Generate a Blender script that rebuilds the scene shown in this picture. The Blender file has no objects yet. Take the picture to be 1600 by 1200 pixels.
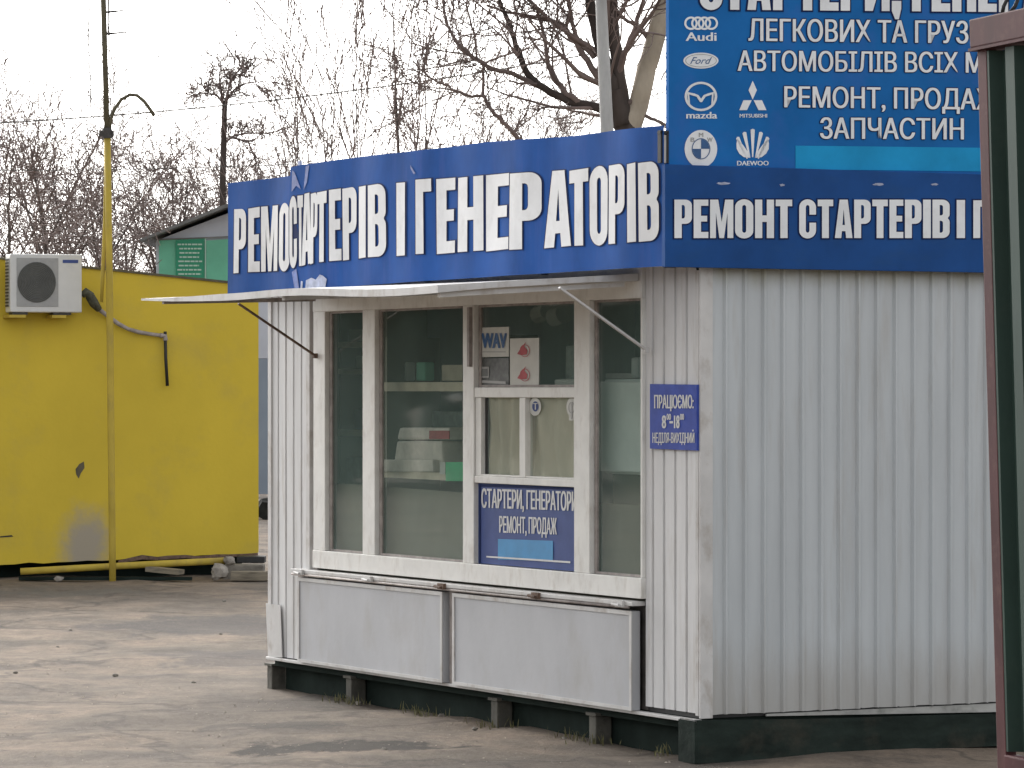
import bpy, bmesh, math, random
from mathutils import Vector
from mathutils.geometry import tessellate_polygon
S = bpy.context.scene
COL = S.collection
R = math.radians

# ---------------------------------------------------------------- camera, sky, sun, exposure
EYE = 1.73          # camera height
FPX = 6000.0        # focal length in pixels of the 1600 px photograph
HZ = 612.0          # row of the horizon
cam_d = bpy.data.cameras.new('camera')
cam = bpy.data.objects.new('camera', cam_d)
COL.objects.link(cam)
cam.location = (0, 0, EYE)
cam.rotation_euler = (R(90), 0, 0)
cam_d.sensor_width = 36.0
cam_d.lens = 36.0 * FPX / 1600.0
cam_d.shift_y = (HZ - 600.0) / 1600.0
cam_d.clip_start = 0.3
cam_d.clip_end = 3000
S.camera = cam

SUN_EL, SUN_AZ = R(32), math.atan2(-0.45, 0.89)
w = bpy.data.worlds.new('World')
S.world = w
w.use_nodes = True
nt = w.node_tree
bg = nt.nodes['Background']
sky = nt.nodes.new('ShaderNodeTexSky')
sky.sky_type = 'NISHITA'
sky.sun_disc = False
sky.sun_elevation = SUN_EL
sky.sun_rotation = SUN_AZ
sky.dust_density = 4.0
sky.air_density = 1.0
hs = nt.nodes.new('ShaderNodeHueSaturation')      # the overcast: nearly colourless sky light
hs.inputs['Saturation'].default_value = 0.12
nt.links.new(sky.outputs[0], hs.inputs['Color'])
nt.links.new(hs.outputs[0], bg.inputs['Color'])
bg.inputs['Strength'].default_value = 0.15
sl = bpy.data.lights.new('sun', 'SUN')
sl.energy = 0.5
sl.angle = R(16)
sl.color = (1.0, 0.96, 0.9)
so = bpy.data.objects.new('sun', sl)
COL.objects.link(so)
so.location = (-20, 5, 25)
sd = Vector((math.sin(SUN_AZ) * math.cos(SUN_EL), math.cos(SUN_AZ) * math.cos(SUN_EL), math.sin(SUN_EL)))
so.rotation_euler = sd.to_track_quat('Z', 'Y').to_euler()
S.view_settings.view_transform = 'Standard'
S.view_settings.look = 'None'
S.view_settings.exposure = 1.25
S.view_settings.gamma = 1.0
S.view_settings.use_curve_mapping = False
S.cycles.max_bounces = 8
S.cycles.transparent_max_bounces = 16

# ---------------------------------------------------------------- materials
def N(t, typ, **kw):
    n = t.nodes.new(typ)
    for k, v in kw.items():
        if k in n.inputs: n.inputs[k].default_value = v
        else: setattr(n, k, v)
    return n

def mat(name, col, rough=0.6, var=0.12, scale=6.0, stretch=(1, 1, 1), stain=None, stain_amt=0.0, stain_scale=2.5,
        stain_stretch=(1, 1, 1), bump=0.0, bump_scale=60.0, metal=0.0, spec=0.5, col2=None):
    """painted / weathered surface: base colour with mottling, optional stains with their own shape, fine bump"""
    m = bpy.data.materials.new(name)
    m.use_nodes = True
    t = m.node_tree
    p = t.nodes['Principled BSDF']
    p.inputs['Roughness'].default_value = rough
    p.inputs['Metallic'].default_value = metal
    p.inputs['Specular IOR Level'].default_value = spec
    g = N(t, 'ShaderNodeNewGeometry')
    mp = N(t, 'ShaderNodeMapping'); mp.inputs['Scale'].default_value = stretch
    t.links.new(g.outputs['Position'], mp.inputs['Vector'])
    n1 = N(t, 'ShaderNodeTexNoise', Scale=scale, Detail=6.0, Roughness=0.6)
    t.links.new(mp.outputs[0], n1.inputs['Vector'])
    c2 = col2 or tuple(c * (1 - 2 * var) for c in col)
    c1 = tuple(min(1, c * (1 + var)) for c in col)
    rp = N(t, 'ShaderNodeValToRGB')
    rp.color_ramp.elements[0].position = 0.3; rp.color_ramp.elements[0].color = (*c2, 1)
    rp.color_ramp.elements[1].position = 0.7; rp.color_ramp.elements[1].color = (*c1, 1)
    t.links.new(n1.outputs['Fac'], rp.inputs['Fac'])
    out = rp.outputs['Color']
    if stain:
        mp2 = N(t, 'ShaderNodeMapping'); mp2.inputs['Scale'].default_value = stain_stretch
        mp2.inputs['Location'].default_value = (3.1, 7.7, 1.3)
        t.links.new(g.outputs['Position'], mp2.inputs['Vector'])
        n2 = N(t, 'ShaderNodeTexNoise', Scale=stain_scale, Detail=8.0, Roughness=0.65)
        t.links.new(mp2.outputs[0], n2.inputs['Vector'])
        r2 = N(t, 'ShaderNodeValToRGB')
        r2.color_ramp.elements[0].position = 0.52; r2.color_ramp.elements[0].color = (0, 0, 0, 1)
        r2.color_ramp.elements[1].position = 0.72; r2.color_ramp.elements[1].color = (stain_amt,) * 3 + (1,)
        t.links.new(n2.outputs['Fac'], r2.inputs['Fac'])
        mx = N(t, 'ShaderNodeMix', data_type='RGBA')
        t.links.new(r2.outputs['Color'], mx.inputs['Factor'])
        t.links.new(out, mx.inputs['A'])
        mx.inputs['B'].default_value = (*stain, 1)
        out = mx.outputs['Result']
    t.links.new(out, p.inputs['Base Color'])
    if bump:
        n3 = N(t, 'ShaderNodeTexNoise', Scale=bump_scale, Detail=5.0)
        t.links.new(g.outputs['Position'], n3.inputs['Vector'])
        b = N(t, 'ShaderNodeBump', Strength=bump, Distance=0.02)
        t.links.new(n3.outputs['Fac'], b.inputs['Height'])
        t.links.new(b.outputs[0], p.inputs['Normal'])
    return m

M = {}
M['sheet_white'] = mat('sheet_white', (.66, .655, .65), .5, .06, 3, (2, 2, .35), (.40, .36, .31), .5, 5, (3, 3, .4), .05, 40, spec=.3)
M['sheet_grey'] = mat('sheet_grey', (.53, .56, .575), .5, .05, 3, (2, 2, .3), (.40, .385, .36), .5, 4, (3, 3, .3), .05, 40, spec=.4)
M['white_paint'] = mat('white_paint', (.60, .59, .575), .5, .07, 5, (1, 1, 1), (.30, .25, .20), .6, 9, (1, 1, .6), .05, 50, spec=.3)
M['panel_white'] = mat('panel_white', (.47, .475, .49), .55, .06, 2.2, (1, 1, .6), (.36, .34, .31), .5, 3, (1, 1, .5), .04, 30, spec=.3)
M['frame_white'] = mat('frame_white', (.745, .735, .70), .5, .045, 8, (1, 1, 1), (.42, .37, .31), .45, 14, (1, 1, .4), spec=.3)
M['rust'] = mat('rust', (.16, .10, .07), .8, .3, 30)
M['dark_metal'] = mat('dark_metal', (.055, .05, .045), .6, .3, 20)
M['soffit'] = mat('soffit', (.20, .20, .19), .8, .2, 5)
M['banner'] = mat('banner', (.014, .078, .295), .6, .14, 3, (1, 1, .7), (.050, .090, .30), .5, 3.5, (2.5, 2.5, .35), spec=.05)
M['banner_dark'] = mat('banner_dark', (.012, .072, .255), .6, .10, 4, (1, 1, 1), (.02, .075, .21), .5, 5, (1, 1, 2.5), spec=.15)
M['sign_blue'] = mat('sign_blue', (.014, .145, .43), .6, .10, 2.5, (1, 1, 1), (.045, .125, .42), .6, 2.5, spec=.08)
M['navy'] = mat('navy', (.010, .022, .09), .6, .1, 10, spec=.1)
M['letter'] = mat('letter', (.66, .66, .66), .5, .05, 4, (1, 1, 1), (.48, .47, .45), .5, 8, spec=.2)
M['letter_side'] = mat('letter_side', (.80, .82, .84), .5, .05, 4, (1, 1, 1), (.62, .62, .62), .5, 10, spec=.2)
M['cyan'] = mat('cyan', (.015, .31, .62), .55, .08, 4, spec=.12)
M['cyan_small'] = mat('cyan_small', (.03, .24, .50), .45, .08, 8)
M['sign_small'] = mat('sign_small', (.055, .085, .24), .5, .08, 8, spec=.2)
M['plate_blue'] = mat('plate_blue', (.04, .075, .36), .5, .1, 15, spec=.2)
M['tear'] = mat('tear', (.38, .42, .56), .6, .2, 20)
M['crease'] = mat('crease', (.10, .15, .40), .5, .25, 20)
M['yellow'] = mat('yellow', (.63, .465, .046), .6, .045, 1.2, (1, 1, .8), (.47, .355, .08), .5, 1.6, (1, 1, 1), .08, 25, spec=.2)
M['yellow_pole'] = mat('yellow_pole', (.50, .37, .06), .6, .12, 4, (1, 1, .5), (.28, .22, .09), .6, 9, (1, 1, .4), spec=.2)
M['olive'] = mat('olive', (.11, .095, .055), .7, .2, 8)
M['patch_grey'] = mat('patch_grey', (.40, .365, .31), .8, .1, 4, (1, 1, 1), (.46, .36, .12), .6, 5)
M['ac_white'] = mat('ac_white', (.60, .60, .58), .45, .04, 5)
M['ac_dark'] = mat('ac_dark', (.10, .105, .10), .5, .1, 20)
M['ac_mid'] = mat('ac_mid', (.33, .33, .32), .5, .05, 20)
M['pipe_grey'] = mat('pipe_grey', (.33, .29, .27), .6, .2, 15)
M['insulation'] = mat('insulation', (.085, .085, .06), .9, .3, 25)
M['black'] = mat('black', (.018, .018, .018), .6, .2, 20)
M['concrete'] = mat('concrete', (.20, .18, .15), .9, .2, 8, bump=.5, bump_scale=25)
M['stone'] = mat('stone', (.32, .29, .25), .9, .25, 12, bump=.6, bump_scale=20)
M['plank'] = mat('plank', (.24, .205, .15), .85, .25, 6, (1, 1, 6))
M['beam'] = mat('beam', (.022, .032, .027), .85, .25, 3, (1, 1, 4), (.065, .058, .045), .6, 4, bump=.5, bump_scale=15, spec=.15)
M['post_grey'] = mat('post_grey', (.10, .095, .08), .9, .2, 8, bump=.4, bump_scale=25)
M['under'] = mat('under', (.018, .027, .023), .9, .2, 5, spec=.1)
M['gate_maroon'] = mat('gate_maroon', (.064, .022, .024), .6, .15, 10, (1, 1, .4), (.10, .048, .042), .6, 25, spec=.12)
M['gate_green'] = mat('gate_green', (.030, .055, .045), .55, .15, 4, (1, 1, .4), (.042, .064, .052), .5, 8, spec=.12)
M['bark'] = mat('bark', (.10, .082, .072), .9, .3, 4)
M['bark_twig'] = mat('bark_twig', (.22, .168, .152), .9, .25, 2)
M['bark_dark'] = mat('bark_dark', (.065, .050, .043), .9, .3, 4, (1, 1, .3))
M['bark_tan'] = mat('bark_tan', (.40, .345, .27), .85, .15, 5, (1, 1, .4), (.27, .23, .18), .6, 7, (1, 1, .5))
M['pole_grey'] = mat('pole_grey', (.46, .46, .45), .8, .15, 6, (1, 1, .3))
M['far_wall'] = mat('far_wall', (.52, .545, .60), .7, .08, 1)
M['far_blue'] = mat('far_blue', (.26, .31, .37), .7, .1, 1.5, (1, 1, .4))
M['far_roof'] = mat('far_roof', (.17, .17, .165), .8, .15, 4)
M['far_green'] = mat('far_green', (.14, .47, .31), .6, .08, 2)
M['far_green_dark'] = mat('far_green_dark', (.02, .26, .14), .6, .08, 2)
M['far_line'] = mat('far_line', (.45, .62, .52), .6, .05, 2)
M['inside'] = mat('inside', (.30, .40, .365), .9, .15, 2)
M['inside_board'] = mat('inside_board', (.15, .145, .11), .85, .12, 3, (1, 1, .6))
M['shelf'] = mat('shelf', (.70, .62, .48), .8, .1, 8)
M['machine'] = mat('machine', (.76, .70, .62), .6, .12, 12)
M['red'] = mat('red', (.42, .05, .06), .6, .1, 20)
M['green_box'] = mat('green_box', (.035, .50, .20), .6, .08, 10)
M['paper'] = mat('paper', (.60, .60, .56), .8, .05, 10)
M['curtain'] = mat('curtain', (.85, .735, .60), .95, .08, 8, (1, 1, .3))
M['fridge'] = mat('fridge', (.70, .76, .72), .5, .08, 4)
M['photo_card'] = mat('photo_card', (.07, .075, .07), .5, .4, 30)
M['ink_blue'] = mat('ink_blue', (.03, .10, .25), .6, .1, 20)
M['cloth_grey'] = mat('cloth_grey', (.25, .29, .27), .9, .2, 12)
M['bush'] = mat('bush', (.018, .02, .016), .9, .3, 6)
M['wood_far'] = mat('wood_far', (.08, .125, .105), .9, .4, .6)
M['weed'] = mat('weed', (.17, .16, .07), .8, .3, 30)
M['grit'] = mat('grit', (.36, .31, .26), .9, .4, 9)
M['drip'] = mat('drip', (.40, .40, .38), .6, .12, 6, (1, 1, 3), (.10, .11, .09), .7, 7)
M['wire'] = mat('wire', (.09, .085, .08), .7, .1, 5)

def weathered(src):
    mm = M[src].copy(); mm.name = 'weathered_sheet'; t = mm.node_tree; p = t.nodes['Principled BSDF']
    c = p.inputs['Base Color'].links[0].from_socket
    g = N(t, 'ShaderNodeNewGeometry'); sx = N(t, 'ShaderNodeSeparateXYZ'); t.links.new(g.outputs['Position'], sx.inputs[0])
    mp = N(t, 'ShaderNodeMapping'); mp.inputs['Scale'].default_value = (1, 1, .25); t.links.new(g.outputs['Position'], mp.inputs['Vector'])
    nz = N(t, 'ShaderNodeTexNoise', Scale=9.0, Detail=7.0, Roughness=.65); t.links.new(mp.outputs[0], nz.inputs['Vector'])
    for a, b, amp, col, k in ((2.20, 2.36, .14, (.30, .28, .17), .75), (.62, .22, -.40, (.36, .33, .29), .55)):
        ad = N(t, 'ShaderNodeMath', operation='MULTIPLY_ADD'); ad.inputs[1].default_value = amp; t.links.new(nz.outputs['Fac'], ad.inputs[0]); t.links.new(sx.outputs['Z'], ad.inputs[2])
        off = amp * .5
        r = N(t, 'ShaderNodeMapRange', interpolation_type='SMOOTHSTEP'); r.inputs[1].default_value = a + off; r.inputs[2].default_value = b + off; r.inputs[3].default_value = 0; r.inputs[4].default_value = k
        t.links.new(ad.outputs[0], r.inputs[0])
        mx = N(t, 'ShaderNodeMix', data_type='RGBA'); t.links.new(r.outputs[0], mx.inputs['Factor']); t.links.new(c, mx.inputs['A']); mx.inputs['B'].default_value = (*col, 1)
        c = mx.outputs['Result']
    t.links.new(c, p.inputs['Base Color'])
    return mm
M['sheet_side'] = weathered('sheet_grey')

def glass_mat():
    m = bpy.data.materials.new('window_glass')
    m.use_nodes = True
    t = m.node_tree
    t.nodes.remove(t.nodes['Principled BSDF'])
    tr = N(t, 'ShaderNodeBsdfTransparent'); tr.inputs[0].default_value = (.88, .92, .895, 1)
    gl = N(t, 'ShaderNodeBsdfGlossy', Roughness=0.03); gl.inputs[0].default_value = (.95, .97, .96, 1)
    du = N(t, 'ShaderNodeBsdfDiffuse'); du.inputs[0].default_value = (.27, .37, .335, 1)   # pale green veil painted in for haze and soft reflections
    lw = N(t, 'ShaderNodeLayerWeight'); lw.inputs['Blend'].default_value = 0.5
    pw = N(t, 'ShaderNodeMath', operation='POWER'); pw.inputs[1].default_value = 5.0
    ma = N(t, 'ShaderNodeMath', operation='MULTIPLY_ADD'); ma.inputs[1].default_value = 1.3; ma.inputs[2].default_value = 0.07
    t.links.new(lw.outputs['Facing'], pw.inputs[0]); t.links.new(pw.outputs[0], ma.inputs[0])
    g = N(t, 'ShaderNodeNewGeometry')
    n = N(t, 'ShaderNodeTexNoise', Scale=3.0, Detail=6.0); t.links.new(g.outputs['Position'], n.inputs['Vector'])
    r = N(t, 'ShaderNodeMapRange'); r.inputs[1].default_value = .3; r.inputs[2].default_value = .8; r.inputs[3].default_value = .20; r.inputs[4].default_value = .30
    t.links.new(n.outputs['Fac'], r.inputs[0])
    m1 = N(t, 'ShaderNodeMixShader'); t.links.new(r.outputs[0], m1.inputs[0]); t.links.new(tr.outputs[0], m1.inputs[1]); t.links.new(du.outputs[0], m1.inputs[2])
    m2 = N(t, 'ShaderNodeMixShader'); t.links.new(ma.outputs[0], m2.inputs[0]); t.links.new(m1.outputs[0], m2.inputs[1]); t.links.new(gl.outputs[0], m2.inputs[2])
    t.links.new(m2.outputs[0], t.nodes['Material Output'].inputs['Surface'])
    return m
M['glass'] = glass_mat()

def ground_mat():
    m = bpy.data.materials.new('dusty_asphalt')
    m.use_nodes = True
    t = m.node_tree
    p = t.nodes['Principled BSDF']; p.inputs['Roughness'].default_value = .92; p.inputs['Specular IOR Level'].default_value = .25
    g = N(t, 'ShaderNodeNewGeometry')
    def noise(scale, det, rough, stretch, loc=(0, 0, 0)):
        mp = N(t, 'ShaderNodeMapping'); mp.inputs['Scale'].default_value = stretch; mp.inputs['Location'].default_value = loc
        t.links.new(g.outputs['Position'], mp.inputs['Vector'])
        n = N(t, 'ShaderNodeTexNoise', Scale=scale, Detail=det, Roughness=rough)
        t.links.new(mp.outputs[0], n.inputs['Vector'])
        return n.outputs['Fac']
    def ramp(src, a, b, ca, cb):
        r = N(t, 'ShaderNodeValToRGB')
        r.color_ramp.elements[0].position = a; r.color_ramp.elements[0].color = (*ca, 1)
        r.color_ramp.elements[1].position = b; r.color_ramp.elements[1].color = (*cb, 1)
        t.links.new(src, r.inputs['Fac']); return r.outputs['Color']
    def mix(f, a, b, mode='MIX'):
        x = N(t, 'ShaderNodeMix', data_type='RGBA', blend_type=mode)
        if hasattr(f, 'links') or not isinstance(f, float): t.links.new(f, x.inputs['Factor'])
        else: x.inputs['Factor'].default_value = f
        for s, v in (('A', a), ('B', b)):
            if isinstance(v, tuple): x.inputs[s].default_value = (*v, 1)
            else: t.links.new(v, x.inputs[s])
        return x.outputs['Result']
    base = ramp(noise(1.1, 12, .68, (1, 1, 1)), .34, .66, (.136, .118, .100), (.234, .196, .160))
    dust = ramp(noise(.55, 12, .66, (1, .8, 1), (4, 9, 0)), .47, .60, (0, 0, 0), (.9, .9, .9))
    c = mix(dust, base, (.292, .234, .183))
    patch = ramp(noise(.5, 12, .7, (1, .8, 1), (11.3, 2.2, 0)), .54, .60, (0, 0, 0), (.75, .75, .75))
    c = mix(patch, c, (.122, .108, .095))
    grit = ramp(noise(5.5, 9, .75, (1, .7, 1), (1, 5, 0)), .36, .64, (.78, .76, .74), (1.14, 1.12, 1.09))
    c = mix(1.0, c, grit, 'MULTIPLY')
    cr_ = N(t, 'ShaderNodeTexVoronoi', Scale=.42, feature='DISTANCE_TO_EDGE')
    wv = N(t, 'ShaderNodeVectorMath', operation='ADD'); nz_ = N(t, 'ShaderNodeTexNoise', Scale=1.6, Detail=8.0)
    t.links.new(g.outputs['Position'], nz_.inputs['Vector']); t.links.new(g.outputs['Position'], wv.inputs[0]); t.links.new(nz_.outputs['Color'], wv.inputs[1])
    t.links.new(wv.outputs[0], cr_.inputs['Vector'])
    c = mix(ramp(cr_.outputs['Distance'], .003, .018, (.5, .5, .5), (0, 0, 0)), c, (.06, .054, .048))
    # the worn hollow in the foreground and the dark tar band farther back, at their own places on the ground
    def spot(cx, cy, rx, ry, amount, col, c):
        mp = N(t, 'ShaderNodeMapping'); mp.vector_type = 'POINT'
        mp.inputs['Location'].default_value = (-cx / rx, -cy / ry, 0); mp.inputs['Scale'].default_value = (1 / rx, 1 / ry, 0)
        t.links.new(g.outputs['Position'], mp.inputs['Vector'])
        ln = N(t, 'ShaderNodeVectorMath', operation='LENGTH'); t.links.new(mp.outputs[0], ln.inputs[0])
        nz = noise(3.2, 7, .7, (1, .5, 1), (cx, cy, 0))
        ad = N(t, 'ShaderNodeMath', operation='MULTIPLY_ADD'); ad.inputs[1].default_value = 3.2; t.links.new(nz, ad.inputs[0]); t.links.new(ln.outputs['Value'], ad.inputs[2])
        r = N(t, 'ShaderNodeMapRange'); r.inputs[1].default_value = 2.2; r.inputs[2].default_value = 2.5; r.inputs[3].default_value = amount; r.inputs[4].default_value = 0
        t.links.new(ad.outputs[0], r.inputs[0])
        return mix(r.outputs[0], c, col)
    c = spot(-.80, 18.7, .62, .42, .9, (.045, .040, .034), c)
    c = spot(-1.3, 19.9, .55, .30, .6, (.07, .065, .058), c)
    c = spot(-2.05, 28.5, 1.25, 1.5, .7, (.105, .095, .09), c)
    c = spot(-1.75, 25.0, .75, .9, .6, (.11, .10, .095), c)
    c = spot(-3.9, 33.2, .9, .7, .6, (.15, .14, .12), c)
    fine = ramp(noise(38, 6, .7, (1, 1, 1)), .3, .7, (.70, .70, .70), (1.0, 1.0, 1.0))
    c = mix(1.0, c, fine, 'MULTIPLY')
    peb = N(t, 'ShaderNodeTexVoronoi', Scale=16.0); t.links.new(g.outputs['Position'], peb.inputs['Vector'])
    pr = ramp(peb.outputs['Distance'], .03, .10, (.75, .75, .75), (0, 0, 0))
    c = mix(pr, c, (.33, .29, .25))
    t.links.new(c, p.inputs['Base Color'])
    b = N(t, 'ShaderNodeBump', Strength=.7, Distance=.03)
    t.links.new(noise(22, 8, .7, (1, 1, 1)), b.inputs['Height'])
    t.links.new(b.outputs[0], p.inputs['Normal'])
    return m
M['ground'] = ground_mat()

# ---------------------------------------------------------------- mesh helpers
class MB:
    def __init__(s): s.v = []; s.f = []
    def hexa(s, c):                       # 8 corners: 4 of one end, then 4 of the other
        n = len(s.v); s.v += [tuple(p) for p in c]
        for q in ((0, 1, 2, 3), (7, 6, 5, 4), (0, 4, 5, 1), (1, 5, 6, 2), (2, 6, 7, 3), (3, 7, 4, 0)):
            s.f.append(tuple(n + i for i in q))
        return s
    def box(s, fr, a0, a1, o0, o1, h0, h1):
        return s.hexa([fr(a0, o0, h0), fr(a1, o0, h0), fr(a1, o1, h0), fr(a0, o1, h0), fr(a0, o0, h1), fr(a1, o0, h1), fr(a1, o1, h1), fr(a0, o1, h1)])
    def quad(s, *p):
        n = len(s.v); s.v += [tuple(q) for q in p]; s.f.append(tuple(range(n, n + len(p)))); return s
    def tube(s, pts, rad, k=8, cap=True):
        pts = [Vector(p) for p in pts]
        if not hasattr(rad, '__len__'): rad = [rad] * len(pts)
        n0 = len(s.v)
        x = None
        for i, p in enumerate(pts):
            a = pts[max(0, i - 1)]; b = pts[min(len(pts) - 1, i + 1)]
            d = (b - a).normalized()
            if x is None:
                x = d.cross(Vector((0, 0, 1)))
                if x.length < .05: x = d.cross(Vector((1, 0, 0)))
            x = x - d * x.dot(d)
            if x.length < 1e-4: x = d.orthogonal()
            x.normalize(); y = d.cross(x)
            for j in range(k):
                an = 2 * math.pi * j / k
                s.v.append(tuple(p + x * (math.cos(an) * rad[i]) + y * (math.sin(an) * rad[i])))
        for i in range(len(pts) - 1):
            for j in range(k):
                a = n0 + i * k + j; b = n0 + i * k + (j + 1) % k
                s.f.append((a, b, b + k, a + k))
        if cap:
            s.f.append(tuple(n0 + j for j in range(k))); s.f.append(tuple(n0 + (len(pts) - 1) * k + j for j in reversed(range(k))))
        return s
    def bar(s, a, b, wx, wy, side=(0, 0, 1)):       # rectangular bar between two points
        a = Vector(a); b = Vector(b); d = (b - a).normalized(); x = d.cross(Vector(side)).normalized(); y = x.cross(d)
        c = []
        for p in (a, b):
            c += [p + x * wx / 2 + y * wy / 2, p - x * wx / 2 + y * wy / 2, p - x * wx / 2 - y * wy / 2, p + x * wx / 2 - y * wy / 2]
        return s.hexa(c)
    def disc(s, fn, n=24):                           # fn(angle) -> point
        k = len(s.v); s.v += [tuple(fn(2 * math.pi * i / n)) for i in range(n)]; s.f.append(tuple(range(k, k + n))); return s
    def drum(s, f0, f1, n=24):
        k = len(s.v); s.v += [tuple(f0(2 * math.pi * i / n)) for i in range(n)] + [tuple(f1(2 * math.pi * i / n)) for i in range(n)]
        s.f.append(tuple(range(k, k + n))); s.f.append(tuple(range(k + 2 * n - 1, k + n - 1, -1)))
        for i in range(n): s.f.append((k + i, k + (i + 1) % n, k + n + (i + 1) % n, k + n + i))
        return s
    def grid(s, nu, nv, fn):
        k = len(s.v)
        for i in range(nu + 1):
            for j in range(nv + 1): s.v.append(tuple(fn(i / nu, j / nv)))
        for i in range(nu):
            for j in range(nv):
                a = k + i * (nv + 1) + j; s.f.append((a, a + nv + 1, a + nv + 2, a + 1))
        return s

def build(name, mb, m, parent=None, smooth=False, bevel=0.0, fixn=True, solid=0.0):
    me = bpy.data.meshes.new(name)
    vs = mb.v
    if parent: o0 = Vector(parent.get('base', (0, 0, 0)))
    else:
        xs = [v[0] for v in vs]; ys = [v[1] for v in vs]; zs = [v[2] for v in vs]
        o0 = Vector(((min(xs) + max(xs)) / 2, (min(ys) + max(ys)) / 2, min(zs)))
    me.from_pydata([(v[0] - o0.x, v[1] - o0.y, v[2] - o0.z) for v in vs], [], mb.f)
    if fixn or bevel:
        bm = bmesh.new(); bm.from_mesh(me)
        if bevel:
            bmesh.ops.remove_doubles(bm, verts=bm.verts, dist=1e-5)
            bmesh.ops.bevel(bm, geom=[e for e in bm.edges if e.is_manifold and e.calc_face_angle(0) > .5], offset=bevel, segments=2, affect='EDGES', profile=.6)
        bmesh.ops.recalc_face_normals(bm, faces=bm.faces)
        bm.to_mesh(me); bm.free()
    if smooth:
        for p in me.polygons: p.use_smooth = True
    me.materials.append(M[m] if isinstance(m, str) else m)
    o = bpy.data.objects.new(name, me)
    COL.objects.link(o)
    if parent: o.parent = parent; o['base'] = tuple(o0)
    else: o.location = o0
    if solid:
        md = o.modifiers.new('thickness', 'SOLIDIFY'); md.thickness = solid; md.offset = 0
    return o

def thing(name, label, cat, base, group=None):
    o = bpy.data.objects.new(name, None); COL.objects.link(o); o.empty_display_size = .1
    o.location = base; o['base'] = tuple(base); o['label'] = label; o['category'] = cat; o['kind'] = 'thing'
    if group: o['group'] = group
    return o

def tag(o, label, cat, group=None):
    o['label'] = label; o['category'] = cat; o['kind'] = 'thing'
    if group: o['group'] = group
    return o

def struct(name, mb, m, **k):
    o = build(name, mb, m, **k); o['kind'] = 'structure'; return o

def copy_thing(src, loc, label, group):          # a thing with its parts and sub-parts
    r = src.copy(); COL.objects.link(r); r.location = loc; r['label'] = label; r['group'] = group
    for ch in src.children:
        c = ch.copy(); COL.objects.link(c); c.parent = r
        for g in ch.children:
            d = g.copy(); COL.objects.link(d); d.parent = c
    return r

# ---- planes of the place: front wall of the kiosk, its side wall, the yellow container
C = Vector((.888, 18.0, 0))
D = Vector((-.469, .883, 0)); NF = Vector((-.883, -.469, 0)); RT = Vector((.883, .469, 0))
UZ = Vector((0, 0, 1))
def F(t, o, h): return C + D * t + NF * o + UZ * h            # along front wall from the near corner, outwards, up
def G(s, o, h): return C + RT * s - D * o + UZ * h            # along side wall, outwards, up
def solve(px, P, d):                                          # where the ray through a column meets a vertical plane
    k = (px - 800) / FPX
    return (k * P.y - P.x) / (d.x - k * d.y)
def ft(px, o=0.0): return solve(px, C + NF * o, D)
def fh(px, py, o=0.0):
    t = ft(px, o); return EYE + (HZ - py) / FPX * F(t, o, 0).y
def fp(px, py, o=0.0): return F(ft(px, o), o, fh(px, py, o))
def gs(px, o=0.0): return solve(px, C - D * o, RT)
def gh(px, py, o=0.0):
    s = gs(px, o); return EYE + (HZ - py) / FPX * G(s, o, 0).y
def gp(px, py, o=0.0): return G(gs(px, o), o, gh(px, py, o))
def at(px, py, Y): return Vector(((px - 800) / FPX * Y, Y, EYE + (HZ - py) / FPX * Y))
FLEN = ft(425)       # length of the front wall
SLEN = 2.45          # length of the side wall

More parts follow.
